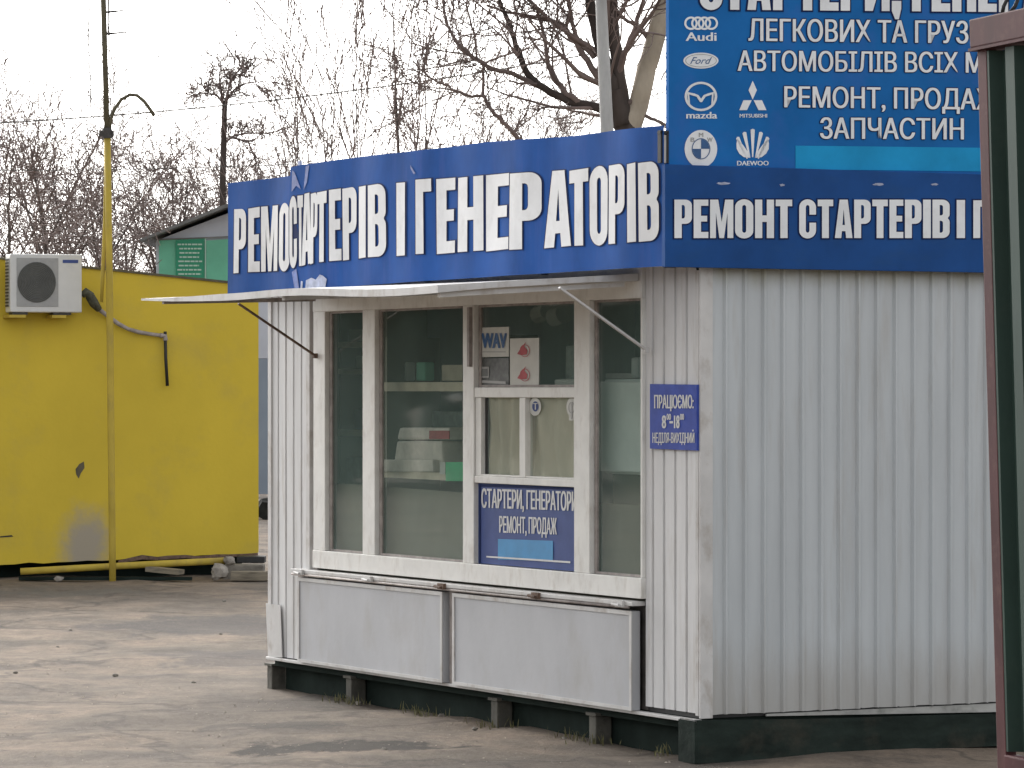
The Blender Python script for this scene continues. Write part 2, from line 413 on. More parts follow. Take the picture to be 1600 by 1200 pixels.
# ---- flat lettering: outlines -> triangles -> placed on a surface
def arc(cx, cy, rx, ry, a0, a1, n=6):
    return [(cx + rx * math.cos(R(a0 + (a1 - a0) * i / n)), cy + ry * math.sin(R(a0 + (a1 - a0) * i / n))) for i in range(n + 1)]
def rrect(x0, y0, x1, y1, rx, ry):
    return arc(x1 - rx, y1 - ry, rx, ry, 0, 90) + arc(x0 + rx, y1 - ry, rx, ry, 90, 180) + arc(x0 + rx, y0 + ry, rx, ry, 180, 270) + arc(x1 - rx, y0 + ry, rx, ry, 270, 360)
GL = {
 'Е': [[(0,0),(1,0),(1,.16),(.5,.16),(.5,.43),(.92,.43),(.92,.58),(.5,.58),(.5,.84),(1,.84),(1,1),(0,1)]],
 'Р': [[(0,0),(.42,0),(.42,.37)] + arc(.62,.52,.38,.15,-90,0) + arc(.62,.85,.38,.15,0,90) + [(0,1)], [(.42,.51),(.42,.86)] + arc(.5,.80,.1,.06,90,0,3) + arc(.5,.57,.1,.06,0,-90,3)],
 'М': [[(0,0),(.25,0),(.25,.66),(.40,0),(.60,0),(.75,.66),(.75,0),(1,0),(1,1),(.65,1),(.5,.42),(.35,1),(0,1)]],
 'О': [rrect(0,-.01,1,1.01,.5,.2), rrect(.39,.14,.61,.86,.11,.06)],
 'Н': [[(0,0),(.38,0),(.38,.42),(.62,.42),(.62,0),(1,0),(1,1),(.62,1),(.62,.59),(.38,.59),(.38,1),(0,1)]],
 'Т': [[(.28,0),(.72,0),(.72,.83),(1,.83),(1,1),(0,1),(0,.83),(.28,.83)]],
 'С': [[(1,.61)] + arc(.5,.8,.5,.21,0,90) + arc(.5,.8,.5,.21,90,180)[1:] + arc(.5,.2,.5,.21,180,270) + arc(.5,.2,.5,.21,270,360)[1:] + [(1,.4),(.61,.4)] + arc(.5,.2,.11,.06,0,-180,6) + arc(.5,.8,.11,.06,180,0,6) + [(.61,.61)]],
 'А': [[(0,0),(.36,0),(.40,.18),(.60,.18),(.64,0),(1,0),(.73,1),(.27,1)], [(.43,.34),(.5,.76),(.57,.34)]],
 'І': [[(0,0),(1,0),(1,1),(0,1)]],
 'В': [[(0,0)] + arc(.58,.17,.42,.17,-90,0) + [(1,.40)] + arc(.80,.42,.2,.10,0,60,3) + arc(.80,.62,.2,.10,-60,0,3) + arc(.58,.84,.42,.16,0,90) + [(0,1)], [(.42,.14),(.42,.45)] + arc(.5,.39,.11,.06,90,0,3) + arc(.5,.20,.11,.06,0,-90,3), [(.42,.59),(.42,.86)] + arc(.5,.81,.11,.05,90,0,3) + arc(.5,.64,.11,.05,0,-90,3)],
 'Г': [[(0,0),(.5,0),(.5,.83),(1,.83),(1,1),(0,1)]],
 'И': [[(0,0),(.32,0),(.68,.60),(.68,0),(1,0),(1,1),(.68,1),(.32,.40),(.32,1),(0,1)]],
 ',': [[(0,.0),(.35,-.16),(.75,-.16),(1,.05),(1,.2),(0,.2)]],
}
GW = {'М': 1.3, 'І': .46, 'Т': .92, 'Г': .78, 'Е': .82, ',': .42, 'А': 1.05, 'Р': .98, 'В': 1.02, 'О': 1.02, 'С': 1.0, 'Н': 1.06, 'И': 1.1}
def offset(poly, d, hole):
    a = sum(poly[i][0] * poly[(i + 1) % len(poly)][1] - poly[(i + 1) % len(poly)][0] * poly[i][1] for i in range(len(poly)))
    sg = 1 if a > 0 else -1
    d = -d if hole else d
    P = [p for i, p in enumerate(poly) if (abs(p[0] - poly[i - 1][0]) + abs(p[1] - poly[i - 1][1])) > 1e-6]
    out = []
    for i, p in enumerate(P):
        q, r = P[i - 1], P[(i + 1) % len(P)]
        e1 = Vector((p[0] - q[0], p[1] - q[1])).normalized(); e2 = Vector((r[0] - p[0], r[1] - p[1])).normalized()
        n1 = Vector((e1.y, -e1.x)) * sg; n2 = Vector((e2.y, -e2.x)) * sg
        b = n1 + n2
        b = b / max(.45, b.length_squared / 2) if b.length > 1e-6 else n1
        out.append((p[0] + b.x * d, p[1] + b.y * d))
    return out
def tri(contours):
    pts = [p for c in contours for p in c]
    return pts, [tuple(t) for t in tessellate_polygon([[Vector((p[0], p[1], 0)) for p in c] for c in contours])]
class Flat:
    """flat artwork in pixel-sized units, later laid on a plane"""
    def __init__(s): s.v = []; s.f = []
    def poly(s, *contours):
        p, t = tri(contours); n = len(s.v); s.v += p; s.f += [tuple(n + i for i in q) for q in t]; return s
    def glyph(s, ch, x0, x1, yb, yt, grow=0.0, skew=0.0):      # yb/yt: (left, right) baselines and tops
        cs = []
        for i, c in enumerate(GL[ch]):
            q = []
            for (u, v) in c:
                x = x0 + u * (x1 - x0)
                b = yb[0] + (yb[1] - yb[0]) * u; tt = yt[0] + (yt[1] - yt[0]) * u
                q.append((x + skew * v, b + v * (tt - b)))
            if grow:
                q = offset(q, grow, i > 0)
            cs.append(q)
        return s.poly(*cs)
    def font(s, body, x0, x1, ytop, ybot, bold=0.012, shear=0.0, part=None, grow=0.0):
        """body in the built-in typeface, its first `part` letters spanning x0..x1, capitals between ytop and ybot;
        weight and outline come from shifted copies, each a hair in front of the last"""
        def mesh(tx):
            c = bpy.data.curves.new('txt', 'FONT'); c.body = tx; c.shear = shear; c.resolution_u = 3
            o = bpy.data.objects.new('txt', c); COL.objects.link(o)
            dg = bpy.context.evaluated_depsgraph_get()
            me = bpy.data.meshes.new_from_object(o.evaluated_get(dg))
            vs = [(v.co.x, v.co.y) for v in me.vertices]; fs = [tuple(p.vertices) for p in me.polygons]
            bpy.data.objects.remove(o); bpy.data.curves.remove(c); bpy.data.meshes.remove(me)
            return vs, fs
        ref, _ = mesh(body if part is None else body[:part])
        cap, _ = mesh('Н')
        lo, hi = min(v[0] for v in ref), max(v[0] for v in ref)
        cb, ct = min(v[1] for v in cap), max(v[1] for v in cap)
        vs, fs = mesh(body)
        H = abs(ybot - ytop); wt = max(0, bold) * 1.5 * H
        sh = [(-wt, 0), (0, 0), (wt, 0)] if wt else [(0, 0)]
        if grow:
            g = grow * H
            sh = [((wt + g) * math.cos(R(a)), g * math.sin(R(a))) for a in range(0, 360, 45)]
        for k, (dx, dy) in enumerate(sh):
            n = len(s.v)
            s.v += [(x0 + wt + (v[0] - lo) / (hi - lo) * (x1 - x0 - 2 * wt) + dx, ybot + (v[1] - cb) / (ct - cb) * (ytop - ybot) + dy, .00018 * k) for v in vs]
            s.f += [tuple(n + i for i in q) for q in fs]
        return s
    def ring(s, cx, cy, rx, ry, wx, wy=None, n=32):
        wy = wy or wx
        k = len(s.v)
        for i in range(n):
            a = 2 * math.pi * i / n
            s.v += [(cx + rx * math.cos(a), cy + ry * math.sin(a)), (cx + (rx - wx) * math.cos(a), cy + (ry - wy) * math.sin(a))]
        for i in range(n):
            a = k + 2 * i; b = k + 2 * ((i + 1) % n); s.f.append((a, b, b + 1, a + 1))
        return s
    def ell(s, cx, cy, rx, ry, n=32): return s.poly([(cx + rx * math.cos(2 * math.pi * i / n), cy + ry * math.sin(2 * math.pi * i / n)) for i in range(n)])
    def rect(s, x0, y0, x1, y1): return s.poly([(x0, y0), (x1, y0), (x1, y1), (x0, y1)])
    def lay(s, name, m, parent, fn, cuts=None):
        bm = bmesh.new()
        vs = [bm.verts.new((p[0], p[1], p[2] if len(p) > 2 else 0)) for p in s.v]
        nrm = (fn(1, 0) - fn(0, 0)).cross(fn(0, 0) - fn(0, 1)).normalized()
        for q in s.f:
            try: bm.faces.new([vs[i] for i in q])
            except ValueError: pass
        for x in (cuts or []):
            bmesh.ops.bisect_plane(bm, geom=bm.verts[:] + bm.edges[:] + bm.faces[:], plane_co=(x, 0, 0), plane_no=(1, 0, 0))
        mb = MB()
        bm.verts.index_update()
        mb.v = [tuple(fn(v.co.x, v.co.y) + nrm * v.co.z) for v in bm.verts]
        mb.f = [tuple(v.index for v in f.verts) for f in bm.faces]
        bm.free()
        return build(name, mb, m, parent, fixn=False)

rng = random.Random(7)

# ================================================================ SETTING
def ground():
    xs = [-900, -300, -120, -60, -30, -18] + [-12 + .45 * i for i in range(48)] + [12, 18, 30, 60, 120, 300, 900]
    ys = [-300, -60, -10, 0, 6, 10] + [13 + .45 * i for i in range(64)] + [44, 48, 55, 65, 80, 110, 160, 260, 500, 1500]
    xs = sorted(set(round(x, 3) for x in xs))
    mb = MB(); r = random.Random(3); nv = len(ys)
    for x in xs:
        for y in ys:
            z = 0
            if -12 < x < 9 and 13 < y < 41: z = r.uniform(-.022, .016)
            mb.v.append((x, y, z))
    for i in range(len(xs) - 1):
        for j in range(nv - 1):
            a = i * nv + j; mb.f.append((a, a + nv, a + nv + 1, a + 1))
    struct('ground', mb, 'ground', smooth=True)
ground()

# ================================================================ KIOSK
kiosk = thing('kiosk', 'white corrugated metal kiosk with a glazed serving front, standing on posts', 'kiosk', F(FLEN / 2, -1.2, 0))
FLOOR, EAVE = .20, 2.30
def sheet(name, fr, a0, a1, o, h0, h1, m, pitch=.106, depth=.011, flat=.072, tail=.0, jag=0.0, parent=kiosk):
    """corrugated steel sheet with trapezoid ribs"""
    us = []; a = a0
    while a < a1:
        for du, dd in ((0, 0), (flat, 0), (flat + .007, 1), (flat + .016, 1), (flat + .022 + tail, 0)):
            if a + du <= a1: us.append((a + du, dd))
        a += pitch
    us.append((a1, 0))
    mb = MB(); r = random.Random(5)
    hs_ = [h0, h0 + .35 * (h1 - h0), h0 + .7 * (h1 - h0), h1]
    for (u, dd) in us:
        for k, h in enumerate(hs_):
            mb.v.append(tuple(fr(u, o + dd * depth + r.uniform(-.0008, .0008), h - (r.uniform(0, jag) if k == 0 else 0))))
    n = len(hs_)
    for i in range(len(us) - 1):
        for k in range(n - 1):
            b = i * n + k; mb.f.append((b, b + n, b + n + 1, b + 1))
    return build(name, mb, m, parent)
T_L0, T_R = ft(497), ft(1012)       # edges of the glazed part
sheet('front_cladding', F, .03, T_R, .010, FLOOR + .02, EAVE + .05, 'sheet_white', depth=-.020, flat=.078)
sheet('front_cladding', F, ft(484), FLEN, .010, FLOOR, EAVE + .05, 'sheet_white', depth=-.020, flat=.078)
build('jamb_strip', MB().box(F, ft(491), ft(486), .0, .03, .70, EAVE + .05), 'white_paint', kiosk)
build('jamb_strip', MB().box(F, ft(497), ft(491.5), -.01, .006, .70, EAVE + .05), 'pipe_grey', kiosk)
build('jamb_strip', MB().box(F, ft(485.8), ft(484), -.01, .002, .70, EAVE + .05), 'dark_metal', kiosk)
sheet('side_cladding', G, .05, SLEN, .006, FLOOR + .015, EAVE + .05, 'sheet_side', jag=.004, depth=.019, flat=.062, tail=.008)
build('corner_trim', MB().box(F, .0, .028, .003, .017, FLOOR + .01, EAVE).box(G, -.016, .052, .003, .018, FLOOR - .002, EAVE + .05), 'white_paint', kiosk, bevel=.002)
build('corner_trim', MB().box(F, FLEN - .03, FLEN + .015, .005, .02, FLOOR - .02, EAVE), 'white_paint', kiosk, bevel=.002)
# the far lower corner: a bent flap of sheet
build('bent_flap', MB().hexa([F(FLEN - .02, .022, .19), F(FLEN - .20, .022, .20), F(FLEN - .20, .028, .20), F(FLEN - .02, .034, .19), F(FLEN + .03, .022, .50), F(FLEN - .17, .022, .50), F(FLEN - .17, .026, .50), F(FLEN + .03, .026, .50)]), 'white_paint', kiosk)
build('wall', MB().box(F, .03, T_R - .01, -.05, -.012, FLOOR + .03, EAVE).box(F, T_L0 + .01, FLEN, -.05, -.012, FLOOR + .03, EAVE), 'inside', kiosk)
build('wall', MB().box(F, T_R, T_L0, -.05, -.004, FLOOR, .70), 'dark_metal', kiosk)
build('wall', MB().box(G, .06, SLEN, -.05, -.012, FLOOR + .03, EAVE), 'inside', kiosk)
build('sill_gap', MB().box(F, .03, T_R - .01, -.03, -.004, FLOOR - .003, FLOOR + .029).box(F, T_L0 + .01, FLEN, -.03, -.004, FLOOR - .003, FLOOR + .029).box(G, .06, SLEN, -.03, -.004, FLOOR - .003, FLOOR + .029), 'black', kiosk)  # black strips put in for the shadowed hollow behind the sheet ends
build('wall', MB().box(F, .05, FLEN - .05, -SLEN, -SLEN + .05, FLOOR, EAVE), 'inside', kiosk)
build('wall', MB().box(F, FLEN - .049, FLEN, -SLEN, -.06, FLOOR, EAVE), 'sheet_grey', kiosk)
build('floor', MB().box(F, .02, FLEN - .02, -SLEN + .02, -.01, FLOOR - .06, FLOOR - .003), 'under', kiosk)
build('roof', MB().box(F, -.055, FLEN + .10, -SLEN - .1, .16, EAVE + .06, EAVE + .14), 'soffit', kiosk)
build('bottom_rail', MB().box(F, -.005, FLEN, .0, .040, FLOOR - .022, FLOOR - .006), 'white_paint', kiosk, bevel=.003)
build('drip_rail', MB().hexa([G(.35, .0, FLOOR - .004), G(SLEN, .0, FLOOR - .055), G(SLEN, .012, FLOOR - .055), G(.35, .012, FLOOR - .004), G(.35, .0, FLOOR + .006), G(SLEN, .0, FLOOR + .006), G(SLEN, .012, FLOOR + .006), G(.35, .012, FLOOR + .006)]), 'drip', kiosk)

# glazed front: frame, panes, serving hatch
HB, HT = .835, 2.18                 # glass bottom and top
frm = MB()
def post(p0, p1, h0=HB, h1=HT, o0=-.03, o1=.03): frm.box(F, ft(p1), ft(p0), o0, o1, h0, h1)
frm.box(F, T_R, T_L0, -.03, .034, HT, EAVE + .055)
frm.box(F, T_R, T_L0, -.03, .036, .735, HB)
post(497, 515); post(574, 593); post(731, 748); post(905, 929); post(1009, 1012)
frm.box(F, ft(905), ft(748), -.025, .026, 1.70, 1.752)      # transom
frm.box(F, ft(905), ft(748), -.025, .026, 1.256, 1.292)     # rail under the hatch
frame = build('window_frame', frm, 'frame_white', kiosk, bevel=.004)
bd = MB()                                                        # dark gaskets round each pane
PANES = [(516, 573.5, HB, HT), (594, 730.5, HB, HT), (749, 904, 1.753, HT), (930, 1008.5, HB, HT)]
gk = MB()
for (a, b, h0, h1) in PANES:
    t1, t0 = ft(a), ft(b)
    build('window_pane', MB().quad(F(t0 - .01, -.008, h0 - .01), F(t1 + .01, -.008, h0 - .01), F(t1 + .01, -.008, h1 + .01), F(t0 - .01, -.008, h1 + .01)), 'glass', kiosk, fixn=False)
    e = .012
    gk.box(F, t0 + .001, t0 + e, -.006, .004, h0, h1).box(F, t1 - e * 2.2, t1 - .001, -.006, .004, h0, h1).box(F, t0 + e, t1 - e * 2.2, -.006, .004, h0, h0 + e).box(F, t0 + e, t1 - e * 2.2, -.006, .004, h1 - e, h1)
build('window_gasket', gk, 'pipe_grey', kiosk)
hatch = build('serving_hatch', MB().box(F, ft(757), ft(748.5), -.02, .02, 1.293, 1.699).box(F, ft(827), ft(818), -.02, .024, 1.293, 1.699).box(F, ft(904.5), ft(902), -.02, .02, 1.293, 1.699)
      .box(F, ft(902), ft(827), -.02, .02, 1.293, 1.302).box(F, ft(818), ft(757), -.02, .02, 1.293, 1.302), 'frame_white', kiosk, bevel=.003)
for a, b in ((757.5, 817.5), (827.5, 901.5)):
    build('hatch_pane', MB().quad(F(ft(b), -.005, 1.30), F(ft(a), -.005, 1.30), F(ft(a), -.005, 1.70), F(ft(b), -.005, 1.70)), 'glass', hatch, fixn=False)
build('hatch_gap', MB().box(F, ft(761), ft(757), -.012, -.004, 1.303, 1.70), 'black', hatch)
build('drip_ledge', MB().box(F, T_R + .02, ft(472), .0, .075, .70, .722), 'white_paint', kiosk, bevel=.004)
# the lower shutters hang folded down under the window
for (a, b) in ((480, 707), (723, 1004)):
    t1, t0 = ft(a), ft(b)
    pn = build('shutter_panel', MB().box(F, t0, t1, .012, .056, .195, .675), 'panel_white', kiosk, bevel=.005)
    e = .022
    build('edge_strip', MB().box(F, t0, t0 + e, .057, .063, .195, .675).box(F, t1 - e, t1, .057, .063, .195, .675).box(F, t0 + e, t1 - e, .057, .063, .655, .675).box(F, t0 + e, t1 - e, .057, .063, .195, .212), 'white_paint', pn)
build('middle_strip', MB().box(F, ft(719), ft(710), .0, .03, .195, .69), 'pipe_grey', kiosk, bevel=.003)
build('middle_strip', MB().box(F, ft(479), ft(471), .011, .022, .195, .69), 'pipe_grey', kiosk)
rl = MB()
rl.tube([F(T_R + .06, .07, .693), F(T_R + 1.0, .066, .69), F(ft(474), .07, .693)], .008, 6)
build('hinge_rod', rl, 'pipe_grey', kiosk, smooth=True)
for px in (490, 598, 712, 860, 992):
    t = ft(px)
    build('hinge_latch', MB().box(F, t - .035, t + .035, .076, .092, .692, .722).tube([F(t - .02, .10, .70), F(t + .05, .10, .706)], .008, 6), 'white_paint' if px not in (712, 860) else 'rust', kiosk)

# awning: the upper shutter swung up and held by struts
t0, t1 = T_R + .02, T_L0 - .10
def aw(u, v, lift):
    sag = .012 * math.sin(u * 9.0) * v + .02 * math.exp(-((u - .62) * 6) ** 2) * v
    return F(t0 + (t1 - t0) * u, .04 + 1.08 * v, 2.262 + lift - .070 * v + .045 * u * v - sag)
am = MB(); nu, nv = 24, 4
top = [[aw(i / nu, j / nv, .036 - .026 * max(0, (i / nu - .7) / .3) * (j / nv)) for j in range(nv + 1)] for i in range(nu + 1)]
bot = [[aw(i / nu, j / nv, .008 if 0 < j < nv else 0) for j in range(nv + 1)] for i in range(nu + 1)]
for L in (top, bot):
    for row in L: am.v += [tuple(p) for p in row]
n1 = (nu + 1) * (nv + 1)
ix = lambda L, i, j: L * n1 + i * (nv + 1) + j
for i in range(nu):
    for j in range(nv):
        am.f.append((ix(0, i, j), ix(0, i + 1, j), ix(0, i + 1, j + 1), ix(0, i, j + 1)))
        am.f.append((ix(1, i, j), ix(1, i, j + 1), ix(1, i + 1, j + 1), ix(1, i + 1, j)))
    for j in (0, nv): am.f.append((ix(0, i, j), ix(0, i + 1, j), ix(1, i + 1, j), ix(1, i, j)))
for j in range(nv):
    for i in (0, nu): am.f.append((ix(0, i, j), ix(0, i, j + 1), ix(1, i, j + 1), ix(1, i, j)))
awn = build('awning', am, 'white_paint', kiosk)
build('awning_rib', MB().bar(aw(.985, .05, -.012), aw(.985, .90, -.010), .03, .022), 'pipe_grey', awn)
build('awning_rib', MB().bar(aw(.5, .05, -.012), aw(.5, .97, -.010), .03, .022), 'white_paint', awn)
build('awning_rib', MB().bar(aw(.015, .05, -.012), aw(.015, .97, -.010), .03, .022), 'white_paint', awn)
for px, m in ((493, 'rust'), (1010, 'white_paint')):
    t = ft(px, .045)
    lo = F(t, .045, fh(px, 556 if px < 600 else 547, .045)); hi = F(t, .52, 2.222)
    st = build('strut', MB().bar(lo, hi, .020, .010), m, awn)
    build('strut_bolt', MB().box(F, t - .012, t + .012, .036, .058, lo.z - .014, lo.z + .014), m, st)
build('strut_post', MB().box(F, ft(737, .035), ft(733.5, .035), .031, .05, 1.86, 2.17), 'pipe_grey', kiosk)

# supports under the kiosk: loose posts, and the heavy beam under the side
sp = [(432, .10, 'thin grey post under the far left corner of the kiosk'), (556, .16, 'grey stub under the left half of the shutter panels'),
      (784, .16, 'grey stub under the middle of the kiosk front'), (938, .15, 'grey stub under the right shutter panel near the corner')]
first = None
for px, wd, lb in sp:
    o = -.035 if px > 500 else -.05
    if first is None:
        base = F(ft(px, o), o, 0)
        first = thing('support_post', lb, 'post', base, 'posts carrying the kiosk')
        build('post', MB().box(lambda a, b, c: base + D * a + NF * b + UZ * c, -.035, .035, -.045, .045, -.02, .135), 'post_grey', first, bevel=.006)
        build('packing_board', MB().box(lambda a, b, c: base + D * a + NF * b + UZ * c, -.05, .05, -.055, .055, .1355, .150), 'post_grey', first)
    else:
        copy_thing(first, F(ft(px, o), o, 0), lb, 'posts carrying the kiosk')
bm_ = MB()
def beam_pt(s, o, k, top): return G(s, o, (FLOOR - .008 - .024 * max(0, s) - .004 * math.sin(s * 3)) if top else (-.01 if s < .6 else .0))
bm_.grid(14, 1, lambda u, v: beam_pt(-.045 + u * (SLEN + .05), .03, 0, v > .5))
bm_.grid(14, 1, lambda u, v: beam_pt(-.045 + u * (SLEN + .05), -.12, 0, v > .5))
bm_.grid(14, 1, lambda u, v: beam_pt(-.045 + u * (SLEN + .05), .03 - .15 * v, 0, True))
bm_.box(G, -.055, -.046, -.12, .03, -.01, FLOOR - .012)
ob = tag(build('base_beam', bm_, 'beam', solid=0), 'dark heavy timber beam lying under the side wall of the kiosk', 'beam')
tag(build('corner_block', MB().box(F, .02, .13, -.10, .03, -.02, FLOOR - .04), 'post_grey', bevel=.008), 'grey concrete block under the near corner of the kiosk', 'block')
tag(build('shadow_filler', MB().box(F, .2, FLEN + .005, -2.2, -.09, -.01, FLOOR - .062), 'under'), 'dark box standing in for shadow under the kiosk floor', 'filler')  # dark box added, stands in for the shadow below the floor

# ================================================================ BANNERS AND SIGNS
OB = .25
def wave(t, h):
    a = math.sin(t * 5.1 + .7) * .008 + math.sin(t * 11.3 + h * 2) * .004 + math.sin(h * 5 + t * 2.0) * .0015
    return a
def ban(px, py, up=.0):            # front banner surface: column/row of the artwork -> point on the hanging cloth
    t = ft(px, OB); h = EYE + (HZ - py) / FPX * F(t, OB, 0).y
    return F(t, OB + wave(t, h) + up, h)
def lerp(x, pts):
    for (a, b), (c, d) in zip(pts, pts[1:]):
        if x <= c: return b + (d - b) * (x - a) / (c - a)
    return pts[-1][1]
TOPL = [(352, 286), (455, 274)]
TOPR = [(455, 262), (470, 258), (560, 245), (640, 237), (760, 222), (900, 212), (960, 204), (1037, 196)]
BOTL = [(352, 459), (460, 453)]
BOTR = [(455, 452), (540, 448), (650, 440), (760, 433), (900, 424), (1037, 416)]
front = thing('front_banner', 'sagging blue cloth banner with huge white lettering across the kiosk front', 'banner', F(FLEN / 2, OB, 2.3))
def cloth(x0, x1, tp, bt, up, n):
    return MB().grid(n, 10, lambda u, v: ban(x0 + (x1 - x0) * u, lerp(x0 + (x1 - x0) * u, bt) * (1 - v) + lerp(x0 + (x1 - x0) * u, tp) * v, up))
build('cloth', cloth(352, 462, TOPL, BOTL, -.02, 24), 'banner', front, fixn=False, solid=.003)
build('cloth', cloth(456, 1037, TOPR, BOTR, 0, 150), 'banner', front, fixn=False, solid=.003)
FT, FB = 0, 1
# each letter by its own edges: (letter, x0, x1, baseline l, r, top l, r)
L1 = [('Р', 362, 381.5, 427, 425.5, 327, 326), ('Е', 384, 401, 425, 424.5, 326, 323), ('М', 402, 430, 424.5, 423, 323, 320.5), ('О', 432, 452, 424, 422, 319, 317)]
L2 = [('С', 455.5, 468, 419, 417, 309, 306), ('Т', 468, 477, 416, 415, 306, 305), ('А', 474, 491, 415.5, 411, 304, 300), ('Р', 488, 500, 413, 409, 303, 300), ('Т', 498, 514, 410, 408.5, 301, 298),
      ('Е', 516.5, 534, 408, 406.5, 297, 294.5), ('Р', 535, 557, 407, 404, 295, 291), ('І', 560, 573, 404, 402, 292, 290), ('В', 576, 606, 402, 400, 290, 286),
      ('І', 622, 637, 400, 399, 286, 285), ('Г', 653, 676, 397, 396, 281, 279), ('Е', 682, 711, 397, 394.5, 280, 277.5), ('Н', 715, 757, 394, 391, 278, 274),
      ('Е', 760.5, 800, 393, 389, 274, 270.5), ('Р', 800.5, 848, 390.5, 388, 271.5, 268), ('А', 851, 894, 388, 384, 268, 265), ('Т', 890, 920.5, 384.5, 383, 267, 262.5),
      ('О', 921.5, 952, 383, 382, 263, 258), ('Р', 953, 982, 381.5, 379.5, 259, 255), ('І', 985, 999, 379, 377.5, 257, 254), ('В', 1002, 1032, 378, 375, 255, 251)]
cuts = list(range(350, 1040, 9))
for nm, LL, up in (('lettering', L1, -.02), ('lettering', L2, 0)):
    fl = Flat(); fe = Flat()
    for ch, x0, x1, b0, b1, t0_, t1_ in LL:
        fl.glyph(ch, x0 + .5, x1 - .5, (b0, b1), (t0_, t1_))
        fe = fe
    fl.lay(nm, 'letter', front, lambda x, y, up=up: ban(x, y, up + .0075), cuts)
    for k, (ch, x0, x1, b0, b1, t0_, t1_) in enumerate(LL): fe.glyph(ch, x0, x1, (b0, b1), (t0_, t1_), grow=2.0)
    for k, (ch, x0, x1, b0, b1, t0_, t1_) in enumerate(LL):
        e = Flat().glyph(ch, x0, x1, (b0, b1), (t0_, t1_), grow=1.6)
        if k == 0: acc = [Flat(), Flat()]
        a = acc[k % 2]; n = len(a.v); a.v += e.v; a.f += [tuple(n + i for i in q) for q in e.f]
    acc[0].lay('letter_outline', 'navy', front, lambda x, y, up=up: ban(x, y, up + .0035), cuts)
    acc[1].lay('letter_outline', 'navy', front, lambda x, y, up=up: ban(x, y, up + .0048), cuts)
# worn and torn places of the cloth
def blob(cx, cy, rx, ry, n=14, seed=0):
    r = random.Random(seed); return [(cx + rx * math.cos(2 * math.pi * i / n) * r.uniform(.55, 1.1), cy + ry * math.sin(2 * math.pi * i / n) * r.uniform(.55, 1.1)) for i in range(n)]
for q in ([(480, 450.5), (481, 438), (490, 434), (497, 437), (503, 429), (508, 431), (513, 436), (511, 449)], [(472, 451), (473, 439), (476, 440), (475, 451)]):
    Flat().poly(q).lay('torn_patch', 'tear', front, lambda x, y: ban(x, y, .006), cuts)
for q in ([(460, 266), (464, 270), (473, 296), (466, 290), (459, 300)], [(480, 260), (485, 258), (482, 285), (477, 297)], [(645, 258), (648, 263), (653, 271), (650, 272), (645, 263)],
          [(459, 425), (466, 420), (470, 451), (463, 452)]):
    Flat().poly(q).lay('crease', 'crease', front, lambda x, y: ban(x, y, .0055), cuts)
build('batten', MB().box(F, ft(1036, OB) + .01, ft(354, OB) - .02, OB - .10, OB - .07, 2.36, 2.40).box(F, ft(1036, OB) + .01, ft(354, OB) - .02, OB - .10, OB - .07, 2.86, 2.90), 'soffit', front)
build('batten_post', MB().box(F, ft(458, OB), ft(455, OB), OB - .055, OB - .040, 2.31, 3.02), 'tear', front)
for t in (.05, 1.3, 2.6, 3.9): build('batten_post', MB().box(F, t, t + .04, OB - .14, OB - .101, 2.31, 2.92), 'soffit', front)

OS = .10
def gsg(px, py, up=0.0): return gp(px, py, OS) - D * up
side = thing('side_banner', 'dark blue banner strip with white capitals along the top of the side wall', 'banner', gp(1290, 420, OS))
x1s = G(SLEN + .12, OS, 0); pxe = 800 + x1s.x / x1s.y * FPX
def plate(p0, p1, h0, h1, o0, o1): return MB().box(G, gs(p0, OS), gs(p1, OS), o0, o1, h0, h1)
SB0, SB1 = gh(1290, 421.5, OS), gh(1290, 264.5, OS)
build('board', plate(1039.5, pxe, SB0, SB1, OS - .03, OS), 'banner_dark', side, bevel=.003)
def word(parts, sy0, sy1, grow, sink):
    pass
def caps(fl, text, x0, x1, yb, yt, grow=0.0, gap=.10, only=None, upto=None):
    """condensed capitals; the letters of text[:upto] span x0..x1"""
    adv = []; x = 0
    for i, ch in enumerate(text):
        if ch == ' ': x += .38; adv.append(None); continue
        wd = GW[ch]; adv.append((x, x + wd)); x += wd + gap
    last = [a for a in adv[:upto or len(adv)] if a][-1][1]
    k = (x1 - x0) / last
    for i, ch in enumerate(text):
        if adv[i] and (only is None or i % 2 == only):
            fl.glyph(ch, x0 + adv[i][0] * k, x0 + adv[i][1] * k, (yb, yb), (yt, yt), grow=grow)
    return fl
TX = 'РЕМОНТ СТАРТЕРІВ І ГЕНЕРАТОРІВ'
seg = [('РЕМОНТ', 1053, 1237, 372, 312), ('СТАРТЕРІВ', 1248, 1483, 372, 312), ('І', 1494, 1507, 372, 312.5), ('ГЕНЕРАТОРІВ', 1520, 1520 + 300, 372, 313)]
fl = Flat(); ol = [Flat(), Flat()]
for tx, a, b, yb, yt in seg:
    caps(fl, tx, a, b, yb, yt)
    caps(ol[0], tx, a, b, yb, yt, 2.2, only=0); caps(ol[1], tx, a, b, yb, yt, 2.2, only=1)
fl.lay('lettering', 'letter_side', side, lambda x, y: gsg(x, y, .0045))
ol[0].lay('letter_outline', 'navy', side, lambda x, y: gsg(x, y, .0015)); ol[1].lay('letter_outline', 'navy', side, lambda x, y: gsg(x, y, .003))
fw = Flat()
for cx, cy, rx in ((1130, 286.5, 13), (1222, 289, 5), (1372, 288, 9), (1460, 288, 7)): fw.poly(blob(cx, cy, rx, 2.2, seed=int(cx)))
fw.lay('worn_spot', 'tear', side, lambda x, y: gsg(x, y, .0012))

